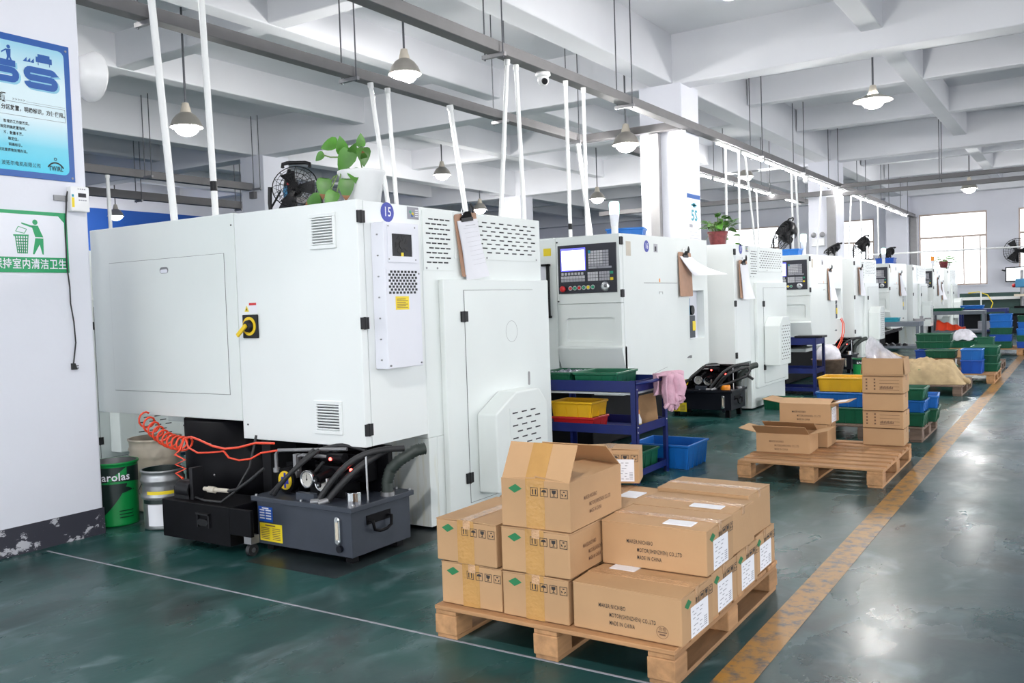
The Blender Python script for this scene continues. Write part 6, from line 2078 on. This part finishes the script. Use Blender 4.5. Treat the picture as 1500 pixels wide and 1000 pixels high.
stem([(-0.08, -0.04, 0.27), (-0.14, -0.07, 0.22), (-0.12, -0.15, 0.12)])
for p, d, s, tp in (((-0.14, -0.06, 0.42), (-0.9, -0.35, -0.08), 0.125, False), ((-0.10, -0.05, 0.35), (0.15, -0.3, 0.6), 0.11, False), ((-0.02, -0.06, 0.36), (-0.45, -0.3, -0.75), 0.16, False),
                    ((0.06, -0.04, 0.37), (0.25, -0.3, -0.9), 0.12, False), ((-0.26, -0.06, 0.37), (-0.75, -0.3, -0.5), 0.075, False), ((0.02, -0.1, 0.24), (0.5, -0.4, -0.7), 0.11, False),
                    ((-0.20, -0.12, 0.20), (0.1, -0.3, -0.95), 0.13, True), ((0.02, -0.16, 0.17), (0.1, -0.2, -0.95), 0.13, True), ((-0.22, -0.14, 0.075), (-0.9, -0.3, -0.25), 0.14, True), ((-0.06, -0.18, 0.10), (-0.1, -0.4, -0.6), 0.12, True),
                    ((0.07, -0.05, 0.30), (0.3, -0.4, 0.3), 0.06, True), ((0.04, -0.04, 0.38), (0.2, -0.2, 0.9), 0.08, False), ((-0.03, -0.05, 0.33), (0.5, -0.3, 0.5), 0.09, False)):
    add_leaf(t, p, d, s, 0.0, tp, CAMD)
def bushy(label, x, y, z, pot, n, r, hgt, seed):
    t = thing('potted_plant', label, 'plant', (x, y, z))
    MB().lathe([(0.0, 0.0), (0.085, 0.0), (0.12, 0.15), (0.127, 0.155), (0.125, 0.17), (0.112, 0.168), (0.10, 0.14), (0.0, 0.13)], n=24).build('pot', M[pot], t)
    MB().lathe([(0.0, 0.145), (0.105, 0.14)], n=16).build('soil', M['soil'], t)
    rn = random.Random(seed)
    st = MB()
    for k in range(n):
        a = rn.uniform(0, 2 * PI)
        q = r * math.sqrt(rn.uniform(0.04, 1))
        h = hgt * rn.uniform(0.25, 1) * (1 - 0.5 * (q / r) ** 2)
        p = Vector((q * math.cos(a), q * math.sin(a), 0.16 + h))
        if k % 9 == 0:
            p = Vector((r * 1.25 * math.cos(a), r * 1.25 * math.sin(a), rn.uniform(0.0, 0.14)))
        st.tube([(0.3 * p.x, 0.3 * p.y, 0.14), (0.7 * p.x, 0.7 * p.y, 0.1 + 0.7 * p.z), tuple(p)], 0.003, 4, caps=False)
        add_leaf(t, p, (math.cos(a), math.sin(a), rn.uniform(-0.5, 0.7)), rn.uniform(0.07, 0.115), rn.uniform(-0.5, 0.5))
    st.build('stem', M['stem'], t, kind='stuff')
bushy('bushy green pothos in a red pot on the third machine', -3.74, 10.45, 2.022, 'pot_red', 62, 0.19, 0.24, 3)
bushy('small plant in a red pot on the last machine by the window', -3.35, 27.6, 2.02, 'pot_red', 26, 0.26, 0.16, 4)
bushy('small plant in a white pot on the farthest machine by the window', -3.6, 30.2, 2.022, 'pot_white', 26, 0.26, 0.18, 5)

# ------------------------------------------------------------------ clipboards
def clipboard(label, y, z, side='r', w=0.23, h=0.42, sheets=True, x=-3.447, turn=0.0, blow=0.0, roll=0.0):
    """hangs against a machine end; local u runs along the aisle, v up, origin top centre"""
    t = thing('clipboard', label, 'clipboard', (x, y, z))
    T = Matrix.Rotation(turn, 4, 'Z') @ FX(0) @ Matrix.Rotation(roll, 4, 'Z') @ Matrix.Rotation(-0.03, 4, 'X')
    b = MB(T)
    rrect(b, -w / 2, w / 2, -h, 0.0, 0.02, 0.004, 0.008)
    b.build('board', M['clip_brown'], t)
    b = MB(T)
    b.box(-0.065, 0.065, -0.055, -0.03, 0.008, 0.022).prism([(-0.065, -0.03, 0.008), (0.065, -0.03, 0.008), (0.03, 0.01, 0.03), (-0.03, 0.01, 0.03)], (0, 0, 0.006))
    b.build('clip', M['black_plastic'], t)
    b = MB(T)
    b.tube([(-0.05, -0.01, 0.02), (-0.055, 0.02, 0.02), (-0.045, 0.035, 0.02), (-0.035, 0.02, 0.02)], 0.004, 6)
    b.build('clip_hook', M['steel'], t)
    b = MB(T)
    b.tube([(0.03, -0.005, 0.03), (0.03, 0.03, 0.035), (0.045, 0.055, 0.035), (0.06, 0.03, 0.035), (0.06, -0.005, 0.03)], 0.007, 6)
    b.build('clip_lever', M['rubber'], t)
    if sheets:
        for k in range(2):
            b = MB(T)
            b.grid(lambda u, v: (-w * 0.43 + w * 0.9 * u + 0.02 * v + 0.004 * k + blow * v * (0.6 if blow > 0.25 else 0.3 * v), -0.045 - v * (h * 0.96) * (1 - (1.7 if blow > 0.25 else 0.25) * blow), 0.012 + 0.004 * k + (0.015 + (0.9 if blow > 0.25 else 0.3) * blow) * v * (0.25 + 0.5 * v) * (0.3 + u) + 0.008 * math.sin(5 * v + 3 * u) * v), 8, 12)
            s = b.build('paper_sheet', M['paper'], t)
        if not blow:
            b = MB(T)
            for k in range(9):
                b.box(-w * 0.3 + 0.015 * k * 0.1, w * 0.32, -0.10 - 0.03 * k, -0.0985 - 0.03 * k, 0.034 + 0.004 * k, 0.0345 + 0.004 * k)
            b.box(-w * 0.2, w * 0.25, -0.085, -0.08, 0.034, 0.0345)
            b.build('form_lines', M['key_light'], t, kind='stuff')
clipboard('brown clipboard with white forms hanging on the nearest machine', 4.80, 2.01, w=0.25, h=0.41, roll=0.14)
clipboard('brown clipboard with fluttering sheet on the second machine', 8.62, 1.87, w=0.34, h=0.45, blow=0.32)
clipboard('brown clipboard with hanging sheets on the third machine end', 10.42, 1.83, w=0.3, h=0.45, x=-3.435, blow=0.12)
clipboard('thin clipboard with curled sheets on the fourth machine', 14.75, 1.80, w=0.3, h=0.5, blow=0.1)
clipboard('clipboard edge seen on the fifth machine end', 17.0, 1.86, w=0.3, h=0.5, x=-3.435, blow=0.05)
clipboard('clipboard with loose sheets on the sixth machine', 21.2, 1.80, w=0.3, h=0.5, blow=0.2)
clipboard('clipboard with sheets on the last machine by the window, nearer', 27.2, 1.75, w=0.3, h=0.5, blow=0.2)
clipboard('clipboard with sheets on the last machine by the window, farther', 28.0, 1.62, w=0.3, h=0.5, blow=0.2)
